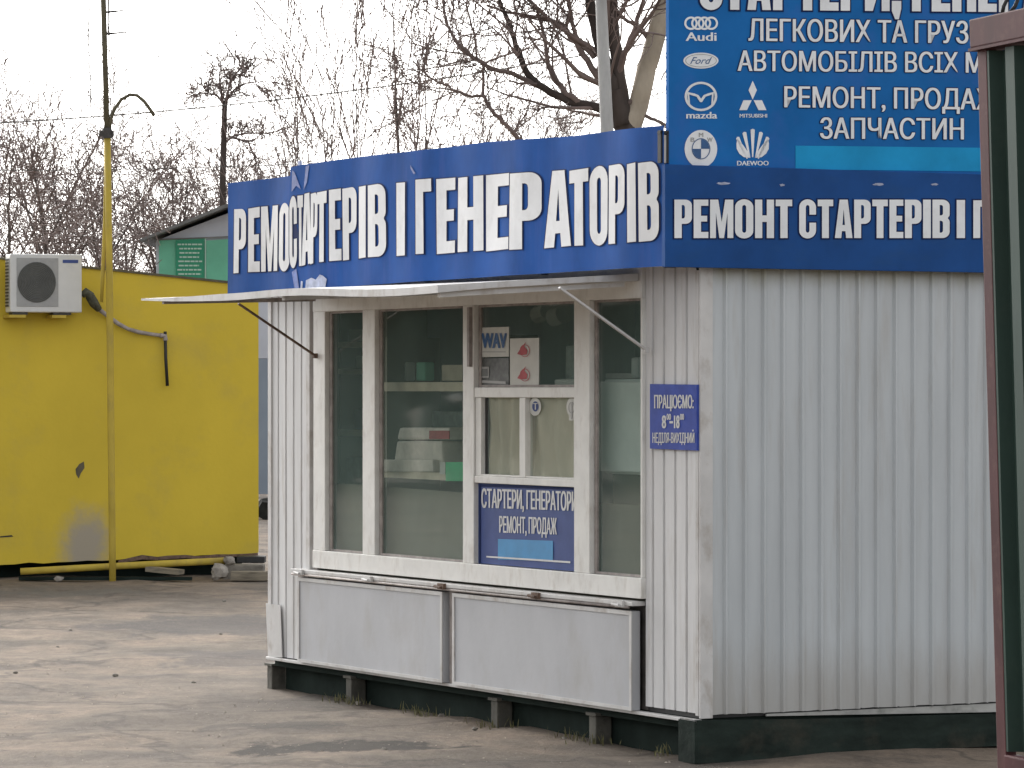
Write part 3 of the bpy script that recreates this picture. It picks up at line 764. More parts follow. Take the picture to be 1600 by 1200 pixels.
sign = thing('roof_sign', 'large mid blue roof sign with car emblems and white service text', 'sign', gp(1300, 262, OS))
RS0 = SB1 + .004
build('panel', MB().box(G, gs(1050.5, OS), gs(pxe, OS), OS - .06, OS - .031, SB1 - .05, 4.02), 'sign_blue', sign, bevel=.002)
build('sign_frame', MB().box(G, gs(1041, OS), gs(1047, OS), OS - .06, OS - .035, RS0 + .004, gh(1044, 210, OS)), 'white_paint', sign)
build('sign_frame', MB().box(G, gs(1037.5, OS), gs(1040.5, OS), OS - .06, OS - .03, RS0 + .004, gh(1044, 203, OS)).box(G, gs(1047.5, OS), gs(1050, OS), OS - .06, OS - .03, RS0 + .004, gh(1044, 203, OS))
      .box(G, gs(1037, OS), gs(1050.3, OS), OS - .06, OS - .03, gh(1044, 208.5, OS), gh(1044, 205, OS)), 'black', sign)
build('sign_brace', MB().bar(G(.1, -.9, EAVE + .1), G(.1, OS - .07, 3.6), .04, .04).bar(G(1.9, -.9, EAVE + .1), G(1.9, OS - .07, 3.6), .04, .04), 'soffit', sign)
sgf = lambda up: (lambda x, y: gsg(x, y, -.031 + up))
fl = Flat(); ol = [Flat(), Flat()]
caps(fl, 'СТАРТЕРИ, ГЕНЕРАТОРИ', 1098, 1600, 14 + 0, -66, upto=15); caps(ol[0], 'СТАРТЕРИ, ГЕНЕРАТОРИ', 1098, 1600, 14, -66, 2.5, only=0, upto=15); caps(ol[1], 'СТАРТЕРИ, ГЕНЕРАТОРИ', 1098, 1600, 14, -66, 2.5, only=1, upto=15)
def tilt(up): return lambda x, y: gsg(x, y + (x - 1098) * .0085, -.031 + up)
fl.lay('lettering', 'letter_side', sign, tilt(.005))
ol[0].lay('letter_outline', 'navy', sign, tilt(.002)); ol[1].lay('letter_outline', 'navy', sign, tilt(.0035))
ROWS = [('ЛЕГКОВИХ ТА ГРУЗОВИХ', 1174, 1518, 28, 63, 16, .012), ('АВТОМОБІЛІВ ВСІХ МАРОК', 1157, 1502, 78, 110, 16, .008), ('РЕМОНТ, ПРОДАЖ', 1230, 1530, 134, 167, 13, .012), ('ЗАПЧАСТИН', 1286, 1511, 183, 216, None, .006)]
ROWS[1] = ('АВТОМОБІЛІВ ВСІХ МАРОК', 1157, 1502, 78, 110, 16, .008)
fl = Flat(); oo = Flat()
for tx, a, b, yt, yb, part, sl_ in ROWS:
    tmp = Flat().font(tx, a, b, yt, yb, bold=.016, part=part); n = len(fl.v)
    fl.v += [(x, y + (x - a) * sl_, z) for x, y, z in tmp.v]; fl.f += [tuple(n + i for i in q) for q in tmp.f]
    tmp = Flat().font(tx, a, b, yt, yb, bold=.016, part=part, grow=.045); n = len(oo.v)
    oo.v += [(x, y + (x - a) * sl_, z) for x, y, z in tmp.v]; oo.f += [tuple(n + i for i in q) for q in tmp.f]
fl.lay('lettering', 'letter_side', sign, sgf(.0046)); oo.lay('letter_outline', 'navy', sign, sgf(.002))
Flat().poly([(1248, 227), (pxe - 40, 233), (pxe - 40, 270), (1248, 264)]).lay('colour_strip', 'cyan', sign, sgf(.0025))
# emblems
e = [Flat(), Flat()]
for i, cx in enumerate((1084.5, 1095, 1105.5, 1116)): e[i % 2].ring(cx, 35.5, 10.5, 10.5, 3.2)
emb = e[0].lay('emblem', 'letter_side', sign, sgf(.003)); e[1].lay('ring', 'letter_side', emb, sgf(.0042))
Flat().font('Audi', 1076, 1124.5, 49, 63, bold=.03).lay('lettering', 'letter_side', emb, sgf(.0035))
emb = Flat().ell(1100, 94, 27.5, 12.5).lay('emblem', 'letter_side', sign, sgf(.003))
Flat().ring(1100, 94, 24.5, 10.3, .8).lay('ring', 'ac_mid', emb, sgf(.0045))
Flat().font('Ford', 1083, 1117, 88, 99, bold=-.004, shear=.45).lay('lettering', 'ink_blue', emb, sgf(.0045))
emb = Flat().ring(1100, 150, 25.5, 23, 4.0, 3.6).lay('emblem', 'letter_side', sign, sgf(.003))
Flat().poly([(1078.5, 143), (1090, 145.5), (1096, 148), (1100, 153.5), (1104, 148), (1110, 145.5), (1120, 143), (1119, 158), (1116, 164), (1117, 147), (1107, 150.5), (1101.5, 159), (1098.5, 159), (1093, 150.5), (1081.5, 147), (1083, 164), (1080, 158)]).lay('wing', 'letter_side', emb, sgf(.0042))
Flat().font('mazda', 1077, 1125.5, 173.5, 184.5, bold=.035).lay('lettering', 'letter_side', emb, sgf(.003))
emb = Flat().poly([(1181, 125.5), (1187.5, 140), (1181, 155), (1174.5, 140)]).poly([(1166.5, 156), (1179.5, 156), (1172, 171.5), (1160, 171.5)]).poly([(1182.5, 156), (1195.5, 156), (1202.5, 171.5), (1190, 171.5)]).lay('emblem', 'letter_side', sign, sgf(.003))
Flat().font('MITSUBISHI', 1160.5, 1203.5, 177, 183, bold=.02).lay('lettering', 'letter_side', emb, sgf(.003))
emb = Flat().ell(1100, 232, 25.5, 29.5).lay('emblem', 'letter_side', sign, sgf(.003))
Flat().ring(1100, 232, 14.5, 16.5, 1.3).lay('ring', 'ink_blue', emb, sgf(.0045))
q1 = [(1100, 232)] + [(1100 + 13 * math.cos(R(a)), 232 + 15 * math.sin(R(a))) for a in range(-90, 1, 15)]
q2 = [(1100, 232)] + [(1100 + 13 * math.cos(R(a)), 232 + 15 * math.sin(R(a))) for a in range(90, 181, 15)]
Flat().poly(q1).poly(q2).lay('quarter', 'ink_blue', emb, sgf(.0045))
Flat().font('B', 1083.5, 1090, 214, 221, bold=.02).font('M', 1096.5, 1103.5, 206.5, 213.5, bold=.02).font('W', 1109.5, 1118, 214, 221, bold=.02).lay('lettering', 'ac_mid', emb, sgf(.0045))
fan = Flat()
for a0, a1, r1 in ((-78, -60, 0), (-44, -34, 0), (-26, -17, 0), (-8.5, -.8, 0), (.8, 8.5, 0), (17, 26, 0), (34, 44, 0)): pass
for i, a in enumerate((-50, -33, -16.5, 0, 16.5, 33, 50)):
    ax, ay = 1181, 251
    rr = 49 - abs(a) * .17; hw = 3.9
    if abs(a) == 50:
        s_ = 1 if a > 0 else -1
        fan.poly([(ax + s_ * 3.5, 246.2)] + [(ax + s_ * x, y) for x, y in ((8, 236), (15, 226), (24, 216.5), (25.5, 224), (25, 232), (21, 239.5), (14, 245))])
    else:
        b0, b1 = R(a - hw), R(a + hw); c0, c1 = R(a - hw * 1.0), R(a + hw * 1.0)
        fan.poly([(ax + math.sin(R(a)) * 16 - .9, ay - math.cos(R(a)) * 16 + 10), (ax + math.sin(b0) * rr, ay - math.cos(b0) * rr), (ax + math.sin(R(a)) * (rr + 1.5), ay - math.cos(R(a)) * (rr + 1.5)), (ax + math.sin(b1) * rr, ay - math.cos(b1) * rr), (ax + math.sin(R(a)) * 16 + .9, ay - math.cos(R(a)) * 16 + 10)])
emb = fan.lay('emblem', 'letter_side', sign, sgf(.003))
Flat().font('DAEWOO', 1156.5, 1206, 250.5, 258, bold=.03).lay('lettering', 'letter_side', emb, sgf(.003))

# opening-hours plate near the corner
def fpl(o): return lambda x, y: fp(x, y, o)
hp = thing('hours_plate', 'small blue opening hours plate screwed to the ribbed corner cladding', 'sign', fp(1052, 703, .03))
hb = MB(); a0, a1 = ft(1088.5, .03), ft(1015.5, .03)
hb.hexa([F(a0, .017, fh(1088, 704, .03)), F(a1, .017, fh(1016, 701, .03)), F(a1, .03, fh(1016, 701, .03)), F(a0, .03, fh(1088, 704, .03)), F(a0, .017, fh(1088, 601, .03)), F(a1, .017, fh(1016, 600, .03)), F(a1, .03, fh(1016, 600, .03)), F(a0, .03, fh(1088, 601, .03))])
build('plate', hb, 'plate_blue', hp)
Flat().font('ПРАЦЮЄМО:', 1022, 1084, 617, 638, bold=.016).lay('lettering', 'letter', hp, fpl(.033))
Flat().font('8', 1034, 1041, 648, 669, bold=.02).font('00', 1041.5, 1048.5, 646, 656, bold=.02).font('18', 1053, 1062, 648, 669, bold=.02).font('00', 1062.5, 1069, 646, 656, bold=.02).rect(1046, 658, 1051.5, 661.5).lay('lettering', 'letter', hp, fpl(.033))
Flat().font('НЕДІЛЯ-ВИХІДНИЙ', 1019.5, 1085, 676, 692, bold=.012).lay('lettering', 'letter', hp, fpl(.033))

# blue notice filling the pane under the hatch
ws = thing('window_sign', 'blue notice with white text and a cyan block under the serving hatch', 'sign', fp(825, 886, .0))
wb = MB().box(F, ft(903), ft(748.5), -.012, .004, HB + .002, 1.254)
build('board', wb, 'sign_small', ws)
def wsl(x, y): return fp(x, y + (x - 748) * .035, .007)
Flat().font('СТАРТЕРИ, ГЕНЕРАТОРИ', 752, 901.5, 763, 793, bold=.014).lay('lettering', 'letter', ws, wsl)
Flat().font('РЕМОНТ, ПРОДАЖ', 780, 870, 805, 831, bold=.012).lay('lettering', 'letter', ws, wsl)
Flat().rect(778, 841, 864, 873).lay('colour_block', 'cyan_small', ws, wsl)
Flat().poly([(760, 867.5), (891, 876), (891, 879), (760, 870)]).lay('rule', 'letter', ws, lambda x, y: fp(x, y + 1, .009))
Flat().rect(748.7, 757, 750.5, 883).rect(750.5, 756.5, 902, 760.5).lay('border', 'navy', ws, wsl)

# cards and stickers stuck to the glass
def card(name, label, x0, y0, x1, y1, m, sl=.01):
    t_ = thing(name, label, 'card' if 'sticker' not in name else 'sticker', fp((x0 + x1) / 2, y1, -.003))
    build('sheet', MB().box(F, ft(x1), ft(x0), -.0065, -.003, fh(x0, y1), fh(x0, y0)), m, t_)
    return t_
c1 = card('shop_card', 'white card with blue letters in the upper pane above the hatch', 749.5, 512, 794, 558, 'paper')
Flat().font('WAV', 752, 792, 519, 544, bold=.03).lay('lettering', 'ink_blue', c1, fpl(.0))
Flat().rect(753, 549, 790, 550.5).lay('rule', 'ac_mid', c1, fpl(.0))
c2 = card('picture_card', 'dark photo card below the white card with blue letters', 748.5, 560, 794, 604.5, 'photo_card')
Flat().rect(750.5, 573, 764, 590).poly([(752, 594), (790, 596), (790, 600), (752, 598)]).lay('picture', 'ac_mid', c2, fpl(.0))
Flat().rect(752.5, 576, 761.5, 588).lay('picture', 'ac_dark', c2, fpl(.002))
c3 = card('shop_card', 'white card with two small red marks on the upper pane', 796, 529, 841, 606, 'paper')
for cy in (545, 583):
    Flat().poly([(808, cy + 8), (815, cy - 3), (822, cy - 11), (819, cy - 4), (824, cy + 2), (823, cy + 9), (814, cy + 10)]).lay('mark', 'red', c3, fpl(.0))
    Flat().ring(820, cy + 3, 8, 10, 1.0, n=12).lay('mark', 'red', c3, fpl(.001))
s1 = thing('round_sticker', 'round grey sticker with a blue centre at the left of the right hatch pane', 'sticker', fp(836, 650, .0))
Flat().ell(836, 635.5, 9.5, 14).lay('disc', 'paper', s1, fpl(.0)); Flat().ell(836.5, 635, 5, 8).lay('centre', 'sign_small', s1, fpl(.002))
Flat().font('Т', 833, 840, 630, 640, bold=.02).lay('lettering', 'paper', s1, fpl(.004))
s2 = thing('round_sticker', 'round white sticker with grey scribbles at the top right of the hatch', 'sticker', fp(894, 656, .0))
Flat().ell(893, 636, 8.2, 14.5).rect(889, 648, 897, 657).lay('disc', 'paper', s2, fpl(.0)); Flat().ring(893, 637, 5, 9, 1.3).lay('ring', 'ac_mid', s2, fpl(.002)); 
Flat().rect(892, 630, 894, 655).lay('stroke', 'ac_mid', s2, fpl(.003))

# ================================================================ INSIDE THE KIOSK
def inbox(name, label, cat, x0, x1, y0, y1, o, dep, m, bevel=.006):
    a, b = ft(x1, o), ft(x0, o); xm = (x0 + x1) / 2
    return tag(build(name, MB().box(F, a, b, o - dep, o, fh(xm, y1, o), fh(xm, y0, o)), m, bevel=bevel), label, cat)
tag(build('back_board', MB().hexa([F(.1, -.06, .22), F(FLEN - .1, -.06, .22), F(FLEN - .1, -.075, .22), F(.1, -.075, .22), F(.1, -.06, 1.17), F(FLEN - .1, -.06, 1.22), F(FLEN - .1, -.075, 1.22), F(.1, -.075, 1.17)]), 'inside_board'),
    'olive board standing inside behind the lower part of the panes', 'board')
def rack(label, x0, x1, ys, o, dep):
    r = thing('shelf_rack', label, 'shelf', F(ft((x0 + x1) / 2, o), o, FLOOR))
    a, b = ft(x1, o), ft(x0, o)
    for y, th in ys:
        h = fh((x0 + x1) / 2, y, o)
        build('shelf_board', MB().box(F, a, b, o - dep, o, h - th, h), 'shelf', r, bevel=.003)
    tp = fh((x0 + x1) / 2, ys[0][0], o) + .25
    build('upright', MB().box(F, b + .002, b + .03, o - dep, o - .02, FLOOR, tp), 'inside_board', r)
    build('upright', MB().box(F, a - .03, a - .002, o - dep, o - .02, FLOOR, tp), 'inside_board', r)
    return r
rack('wooden shelf rack behind the wide pane, carrying the grey machine', 600, 745, [(597, .05), (738, .04)], -.12, .35)
rack('narrow shelf rack behind the leftmost pane', 528, 590, [(534, .03), (576, .03), (672, .035), (765, .035)], -.30, .3)
mc = thing('office_machine', 'pale grey machine with a red stripe on the shelf in the wide pane', 'machine', F(ft(655, -.16), -.16, fh(655, 738, -.16)))
o = -.16; P_ = lambda x, y, d: F(ft(x, o), o - d, fh(x, y, o))
def slab(x0, x1, y0, y1, d0=0, d1=.25, tx=0): return MB().hexa([P_(x0, y1, d0), P_(x1, y1, d0), P_(x1, y1, d1), P_(x0, y1, d1), P_(x0 + tx, y0, d0), P_(x1 - tx * .3, y0, d0), P_(x1 - tx * .3, y0, d1), P_(x0 + tx, y0, d1)])
build('body', slab(613, 692, 689, 738, tx=7), 'machine', mc, bevel=.012)
build('lid', slab(620, 703, 668, 687, .0, .26, tx=4), 'machine', mc, bevel=.014)
build('tray', slab(607, 690, 718, 737, -.05, -.01, tx=4), 'machine', mc, bevel=.006)
build('stripe', slab(672, 703, 673, 686, -.006, -.001), 'red', mc)
gb = thing('carton', 'bright green carton with a white end on the shelf beside the grey machine', 'carton', F(ft(712, -.10), -.10, fh(712, 752, -.10)))
o = -.10
build('box', slab(696, 731, 722, 752, 0, .10), 'green_box', gb, bevel=.003); build('end_label', slab(687, 695.5, 722, 741, .0, .10), 'paper', gb)
inbox('plastic_bag', 'grey folded bag behind the grey machine on the shelf', 'bag', 600, 725, 642, 668, -.42, .05, 'cloth_grey', .02)
inbox('jar', 'small pale jar on the upper shelf of the wide pane', 'jar', 622, 634, 566, 595, -.25, .06, 'fridge', .01)
inbox('jar', 'small green jar on the upper shelf beside the pale one', 'jar', 650, 664, 566, 595, -.25, .06, 'far_green', .01)
inbox('parcel', 'grey wrapped parcel on a shelf behind the leftmost pane', 'parcel', 540, 572, 715, 764, -.34, .14, 'cloth_grey', .015)
inbox('parcel', 'blue grey parcel on the middle shelf behind the leftmost pane', 'parcel', 552, 574, 640, 671, -.34, .14, 'far_blue', .015)
inbox('carton', 'small beige carton at the right of the upper shelf in the wide pane', 'carton', 690, 722, 570, 595, -.28, .14, 'shelf', .004)
inbox('carton', 'low white carton on the top shelf behind the leftmost pane', 'carton', 545, 570, 515, 533, -.34, .14, 'paper', .004)
inbox('tin', 'small grey tin on the second shelf behind the leftmost pane', 'tin', 556, 570, 556, 575, -.34, .08, 'fridge', .008)
fr = thing('fridge', 'pale greenish fridge standing inside behind the right hand pane', 'fridge', F(ft(972, -.08), -.08, FLOOR))
o = -.08
a, b = ft(1030, o), ft(936, o)
build('body', MB().box(F, a, b, o - .5, o - .03, fh(980, 742, o), fh(980, 592, o)), 'fridge', fr, bevel=.01)
build('door', MB().box(F, a + .005, b - .005, o - .028, o, fh(980, 738, o), fh(980, 596, o)), 'fridge', fr, bevel=.008)
build('stand', MB().box(F, a + .05, b - .05, o - .45, o - .05, FLOOR, fh(980, 742, o) - .002), 'inside_board', fr)
inbox('bottle', 'pale bottle standing on top of the fridge', 'bottle', 985, 996, 558, 591, -.25, .06, 'fridge', .015)
inbox('paper_stack', 'stack of white papers lying on top of the fridge', 'papers', 946, 1012, 583, 591.5, -.32, .2, 'paper', .004)
inbox('fabric_roll', 'upright tan roll standing behind the card pane', 'roll', 882, 903, 539, 594, -.12, .07, 'cloth_grey', .02)
inbox('cushion', 'white flat cushion under the tan roll on the transom', 'cushion', 865, 903, 592, 606, -.06, .1, 'paper', .015)
ts = thing('reflection_tubes', 'white tubes standing in for a bright reflection high in the panes', 'reflection', F(ft(860, -.8), -.8, 2.1))  # white tubes modelled in place of a bright reflection
o = -.8
build('glint_tube', MB().tube([F(ft(840, o), o, fh(840, 492, o)), F(ft(856, o), o, fh(856, 486, o))], .05, 10).tube([F(ft(866, o), o, fh(866, 496, o)), F(ft(882, o), o, fh(882, 490, o))], .055, 10), 'paper', ts, smooth=False)
build('rod', MB().tube([F(ft(862, o), o, fh(862, 494, o)), F(ft(862, o), o, EAVE)], .012, 6), 'paper', ts)
def curtain(label, x0, x1, y0, y1, o, ph, edge=None):
    mb = MB()
    def fn(u, v):
        x = x0 + (x1 - x0) * u
        if edge: x = x + edge(v) * (1 - u)
        t = ft(x, o)
        return F(t, o + .014 * math.sin(u * 19 + ph) + .006 * math.sin(v * 7 + u * 8), fh(x, y1 + (y0 - y1) * v, o))
    mb.grid(30, 12, fn)
    return tag(build('curtain', mb, 'curtain', smooth=True, fixn=False, solid=.004), label, 'curtain')
curtain('beige curtain half drawn behind the left hatch pane', 760, 819, 612, 752, -.03, .3, lambda v: 6 * math.sin(v * 3.1))
curtain('olive beige drape hanging in the right hatch pane, gathered aside at the bottom', 823, 906, 612, 756, -.03, 2.1, lambda v: 16 * max(0, .45 - v) ** .7)

# ================================================================ YELLOW CONTAINER
YW = at(0, 600, 35.4); YW.z = 0
YD = Vector((.951, .309, 0)); YN = Vector((.309, -.951, 0))
def Yc(s, o, h): return YW + YD * s + YN * o + UZ * h
def ys(px, o=0.0): return solve(px, YW + YN * o, YD)
def yh(px, py, o=0.0): return EYE + (HZ - py) / FPX * Yc(ys(px, o), o, 0).y
def yp(px, py, o=0.0): return Yc(ys(px, o), o, yh(px, py, o))
YE = ys(404)
cont = thing('container', 'yellow painted metal storage container with a grey repair patch', 'container', Yc(YE / 2 - 1, -1, 0))
slope = (yh(404, 447) - yh(127, 418)) / (YE - ys(127))
ztop = lambda s: yh(127, 418) + slope * (s - ys(127))
zbot = lambda s: .135 + .03 * s
def yellow_wall():
    """the yellow paint with its one grey place where the paint is scuffed off above the ground"""
    mm = M['yellow'].copy(); mm.name = 'yellow_wall'; t = mm.node_tree; p = t.nodes['Principled BSDF']
    src = p.inputs['Base Color'].links[0].from_socket
    g = N(t, 'ShaderNodeNewGeometry'); c = yp(133, 850)
    mp = N(t, 'ShaderNodeMapping'); mp.inputs['Location'].default_value = (-c.x / .25, 0, -c.z / .40); mp.inputs['Scale'].default_value = (1 / .25, 0, 1 / .40)
    t.links.new(g.outputs['Position'], mp.inputs['Vector'])
    ln = N(t, 'ShaderNodeVectorMath', operation='LENGTH'); t.links.new(mp.outputs[0], ln.inputs[0])
    nz = N(t, 'ShaderNodeTexNoise', Scale=5.0, Detail=8.0, Roughness=.65); t.links.new(g.outputs['Position'], nz.inputs['Vector'])
    ad = N(t, 'ShaderNodeMath', operation='ADD'); t.links.new(ln.outputs['Value'], ad.inputs[0]); t.links.new(nz.outputs['Fac'], ad.inputs[1])
    r = N(t, 'ShaderNodeMapRange', interpolation_type='SMOOTHSTEP'); r.inputs[1].default_value = .85; r.inputs[2].default_value = 1.65; r.inputs[3].default_value = .95; r.inputs[4].default_value = 0
    t.links.new(ad.outputs[0], r.inputs[0])
    mx = N(t, 'ShaderNodeMix', data_type='RGBA'); t.links.new(r.outputs[0], mx.inputs['Factor']); t.links.new(src, mx.inputs['A']); mx.inputs['B'].default_value = (.36, .32, .26, 1)
    t.links.new(mx.outputs['Result'], p.inputs['Base Color'])
    return mm
def wallp(s0, s1, name, o0=-.04):
    n = 40; mb = MB(); r = random.Random(11)
    tops, bots = [], []
    for i in range(n + 1):
        s_ = s0 + (s1 - s0) * i / n
        tops.append((s_, ztop(s_) + r.uniform(-.004, .004))); bots.append((s_, zbot(s_) + r.uniform(-.012, .012)))
    for i in range(n):
        (a, ta), (b, tb) = tops[i], tops[i + 1]; (_, ba), (_, bb) = bots[i], bots[i + 1]
        mb.hexa([Yc(a, o0, ba), Yc(b, o0, bb), Yc(b, 0, bb), Yc(a, 0, ba), Yc(a, o0, ta), Yc(b, o0, tb), Yc(b, 0, tb), Yc(a, 0, ta)])
    bm = None
    return build(name, mb, yellow_wall(), cont)
wallp(-3.0, YE, 'front_wall')
build('side_wall', MB().hexa([Yc(YE - .04, -2.4, .2), Yc(YE, -2.4, .2), Yc(YE, -.041, .2), Yc(YE - .04, -.041, .2), Yc(YE - .04, -2.4, ztop(YE)), Yc(YE, -2.4, ztop(YE)), Yc(YE, -.041, ztop(YE)), Yc(YE - .04, -.041, ztop(YE))]), 'yellow', cont)
build('roof', MB().hexa([Yc(-3, -2.4, ztop(-3) - .03), Yc(YE, -2.4, ztop(YE) - .03), Yc(YE, -.042, ztop(YE) - .03), Yc(-3, -.042, ztop(-3) - .03), Yc(-3, -2.4, ztop(-3) - .005), Yc(YE, -2.4, ztop(YE) - .005), Yc(YE, -.042, ztop(YE) - .005), Yc(-3, -.042, ztop(-3) - .005)]), 'far_roof', cont)
build('roof_edge', MB().bar(Yc(-3, .008, ztop(-3) + .006), Yc(YE + .02, .008, ztop(YE) + .006), .03, .02), 'olive', cont)
build('floor', MB().hexa([Yc(-3, -2.3, .12), Yc(YE - .05, -2.3, .2), Yc(YE - .05, -.06, .2), Yc(-3, -.06, .12), Yc(-3, -2.3, .16), Yc(YE - .05, -2.3, .24), Yc(YE - .05, -.06, .24), Yc(-3, -.06, .16)]), 'under', cont)
yfl = lambda up: (lambda x, y: yp(x, y, up))
Flat().poly([(118, 733), (124, 725), (131, 721), (132, 731), (126, 740), (123, 748), (119, 741)]).lay('paint_chip', 'olive', cont, yfl(.003))
Flat().poly([(0, 838), (18, 836), (21, 838.5), (0, 840)]).lay('paint_chip', 'black', cont, yfl(.003))
build('seam_strip', MB().box(Yc, ys(171.5), ys(174), .0005, .007, zbot(ys(173)) - .01, ztop(ys(173)) - .02), 'olive', cont)
rg = MB(); pts = [(185, 876, 8), (200, 872, 6), (222, 867, 7), (246, 870, 5), (262, 868, 6), (290, 867, 5), (310, 869, 5), (338, 866, 5), (360, 866, 4), (385, 865, 4), (403, 864, 5)]
for (a, ya, wa), (b, yb, wb_) in zip(pts, pts[1:]): rg.hexa([yp(a, ya + wa, .002), yp(b, yb + wb_, .002), yp(b, yb + wb_, .012), yp(a, ya + wa, .012), yp(a, ya, .002), yp(b, yb, .002), yp(b, yb, .012), yp(a, ya, .012)])
build('rusty_edge', rg, 'rust', cont)

build('shadow_board', MB().box(Yc, -3, YE - .06, -.45, -.40, -.02, .19), 'under', cont)  # dark board added to stand in for shadow in the gap below

# pole with a curved lamp arm, in front of the container
PB = at(176, 905, 35.0); PB.z = 0
pole = thing('utility_pole', 'leaning yellow steel pole with a drooping curved arm, before the yellow container', 'pole', PB)
PY = 35.0; pp = lambda x, y: at(x, y, PY)
build('lower_shaft', MB().tube([(PB.x, PB.y, -.1), pp(175.5, 860), pp(171, 440), pp(167.5, 212)], [.031, .031, .032, .032], 12), 'yellow_pole', pole, smooth=True)
build('upper_shaft', MB().tube([pp(167.5, 214), pp(163.5, 70), pp(159, -90), pp(157.5, -140)], [.026, .026, .025, .025], 10), 'olive', pole, smooth=True)
build('clamp', MB().tube([pp(168, 216), pp(167, 200)], .046, 10).box(lambda a, b, c: pp(167, 208) + Vector((a, b, c)), -.07, .06, -.02, .02, -.03, .02), 'dark_metal', pole)
arm = [(171, 204), (173, 186), (179, 170), (190, 155), (203, 148), (214, 149), (225, 158), (234, 170), (241, 181)]
build('curved_arm', MB().tube([pp(*a) for a in arm], .016, 8), 'olive', pole, smooth=True)
build('side_pipe', MB().tube([pp(158.5, 472), pp(160.5, 430), pp(163.5, 360), pp(164.5, 300), pp(165, 225)], [.015, .018, .018, .015, .012], 8), 'yellow_pole', pole, smooth=True)
ant = thing('aerial', 'small television aerial with short rods at the top of the yellow pole', 'aerial', pp(169, 55))
build('mast', MB().tube([pp(170.5, 56), pp(168.5, -60)], .008, 6), 'dark_metal', ant)
for y, x in ((52, 200), (18, 195), (-16, 192), (-45, 190)):
    build('rod', MB().tube([pp(166, y + 1), pp(178, y), pp(x, y - 2)], [.012, .010, .005], 6), 'dark_metal', ant)
tag(build('loose_wire', MB().tube([at(143, -60, 34.8), at(141, 0, 34.8), at(138, 40, 34.8), at(139, 95, 34.8), at(142, 130, 34.8), at(141, 168, 34.8)], .0055, 5), 'wire', smooth=True), 'thin loose wire hanging left of the yellow pole', 'wire')
def catenary(a, b, sag, n=24):
    return [a.lerp(b, i / n) - UZ * (sag * 4 * (i / n) * (1 - i / n)) for i in range(n + 1)]
tag(build('overhead_cable', MB().tube(catenary(at(-420, 205, 42), at(1100, 50, 46), .28), .008, 5), 'wire', smooth=True), 'long overhead cable sagging across the sky behind the kiosk', 'cable')
tag(build('overhead_cable', MB().tube(catenary(at(215, 40, 46), at(246, 172, 46), .0, 6), .003, 4), 'wire'), 'faint slack wire dropping towards the tip of the curved arm', 'cable')
tag(build('overhead_cable', MB().tube(catenary(at(-300, 262, 44), at(470, 256, 44), .05), .0045, 4), 'wire'), 'thin low cable running through the branches just above the grey gable', 'cable')

# air conditioner
AY = 35.05
ac = thing('air_conditioner', 'white outdoor air conditioner unit with a round fan on the yellow wall', 'air conditioner', yp(70, 490, .0))
AO = .30
def ax(px): return ys(px, AO)
ad = lambda px, py: yh(px, py, AO)
sA, sB = ax(16), ax(128)
zA, zB = ad(70, 488), ad(70, 397)
build('body', MB().box(Yc, sA, sB, .06, AO, zA, zB), 'ac_white', ac, bevel=.012)
build('front_grille', MB().box(Yc, ax(26), ax(91), AO + .001, AO + .006, ad(58, 479), ad(58, 403)), 'ac_mid', ac, bevel=.002)
ccx, ccz = (ax(27) + ax(87)) / 2, ad(57, 441); rr = (ax(87) - ax(27)) / 2
fan_ = build('fan', MB().drum(lambda a: Yc(ccx + rr * math.cos(a), AO + .007, ccz + rr * 1.05 * math.sin(a)), lambda a: Yc(ccx + rr * math.cos(a), AO + .012, ccz + rr * 1.05 * math.sin(a)), 32), 'ac_dark', ac)
gr = MB()
for k in range(1, 13):
    r_ = rr * k / 12.6
    gr.tube([Yc(ccx + r_ * math.cos(2 * math.pi * i / 28), AO + .016, ccz + r_ * 1.05 * math.sin(2 * math.pi * i / 28)) for i in range(29)], .0025, 4)
build('guard_wire', gr, 'post_grey', fan_)
build('side_grille', MB().box(Yc, sA - .006, sA - .001, .09, AO - .03, zA + .05, zB - .04), 'ac_mid', ac)
sg = MB()
for k in range(15):
    z = zA + .06 + (zB - zA - .11) * k / 14; sg.box(Yc, sA - .012, sA - .0065, .11, AO - .05, z - .007, z + .007)
build('slot', sg, 'black', ac)
build('label_strip', MB().box(Yc, ax(98), ax(122), AO + .001, AO + .003, ad(110, 411), ad(110, 406)), 'sign_small', ac)
for a, b in ((20, 44), (84, 112)): build('foot', MB().box(Yc, ax(a), ax(b), .10, AO - .02, zA - .022, zA - .001), 'dark_metal', ac)
build('bracket', MB().box(Yc, ax(14), ax(40), .0, AO + .02, zA - .05, zA - .024), 'yellow_pole', ac)
build('bracket', MB().box(Yc, ax(82), ax(104), .0, AO - .02, zA - .05, zA - .024), 'yellow_pole', ac)
dp = thing('drain_pipe', 'wrapped drain hose sagging from the air conditioner to a black downpipe', 'pipe', yp(258, 604, .05))
build('insulated_bend', MB().tube([yp(128, 462, .14), yp(134, 456, .14), yp(140, 462, .12), yp(147, 474, .10), yp(155, 484, .08)], [.03, .038, .045, .045, .030], 10), 'insulation', dp, smooth=True)
build('hose', MB().tube([yp(153, 482, .07), yp(170, 495, .05), yp(185, 506, .05), yp(200, 514, .05), yp(217, 519, .05), yp(235, 522, .05), yp(258, 525, .05)], [.022, .020, .021, .018, .020, .018, .018], 8), 'pipe_grey', dp, smooth=True)
build('downpipe', MB().tube([yp(258, 518, .05), yp(259, 560, .05), yp(261.5, 603, .05)], .015, 8), 'black', dp, smooth=True)
build('elbow', MB().tube([yp(250, 524, .05), yp(258, 525, .05), yp(258.5, 532, .05)], .024, 8), 'pipe_grey', dp)

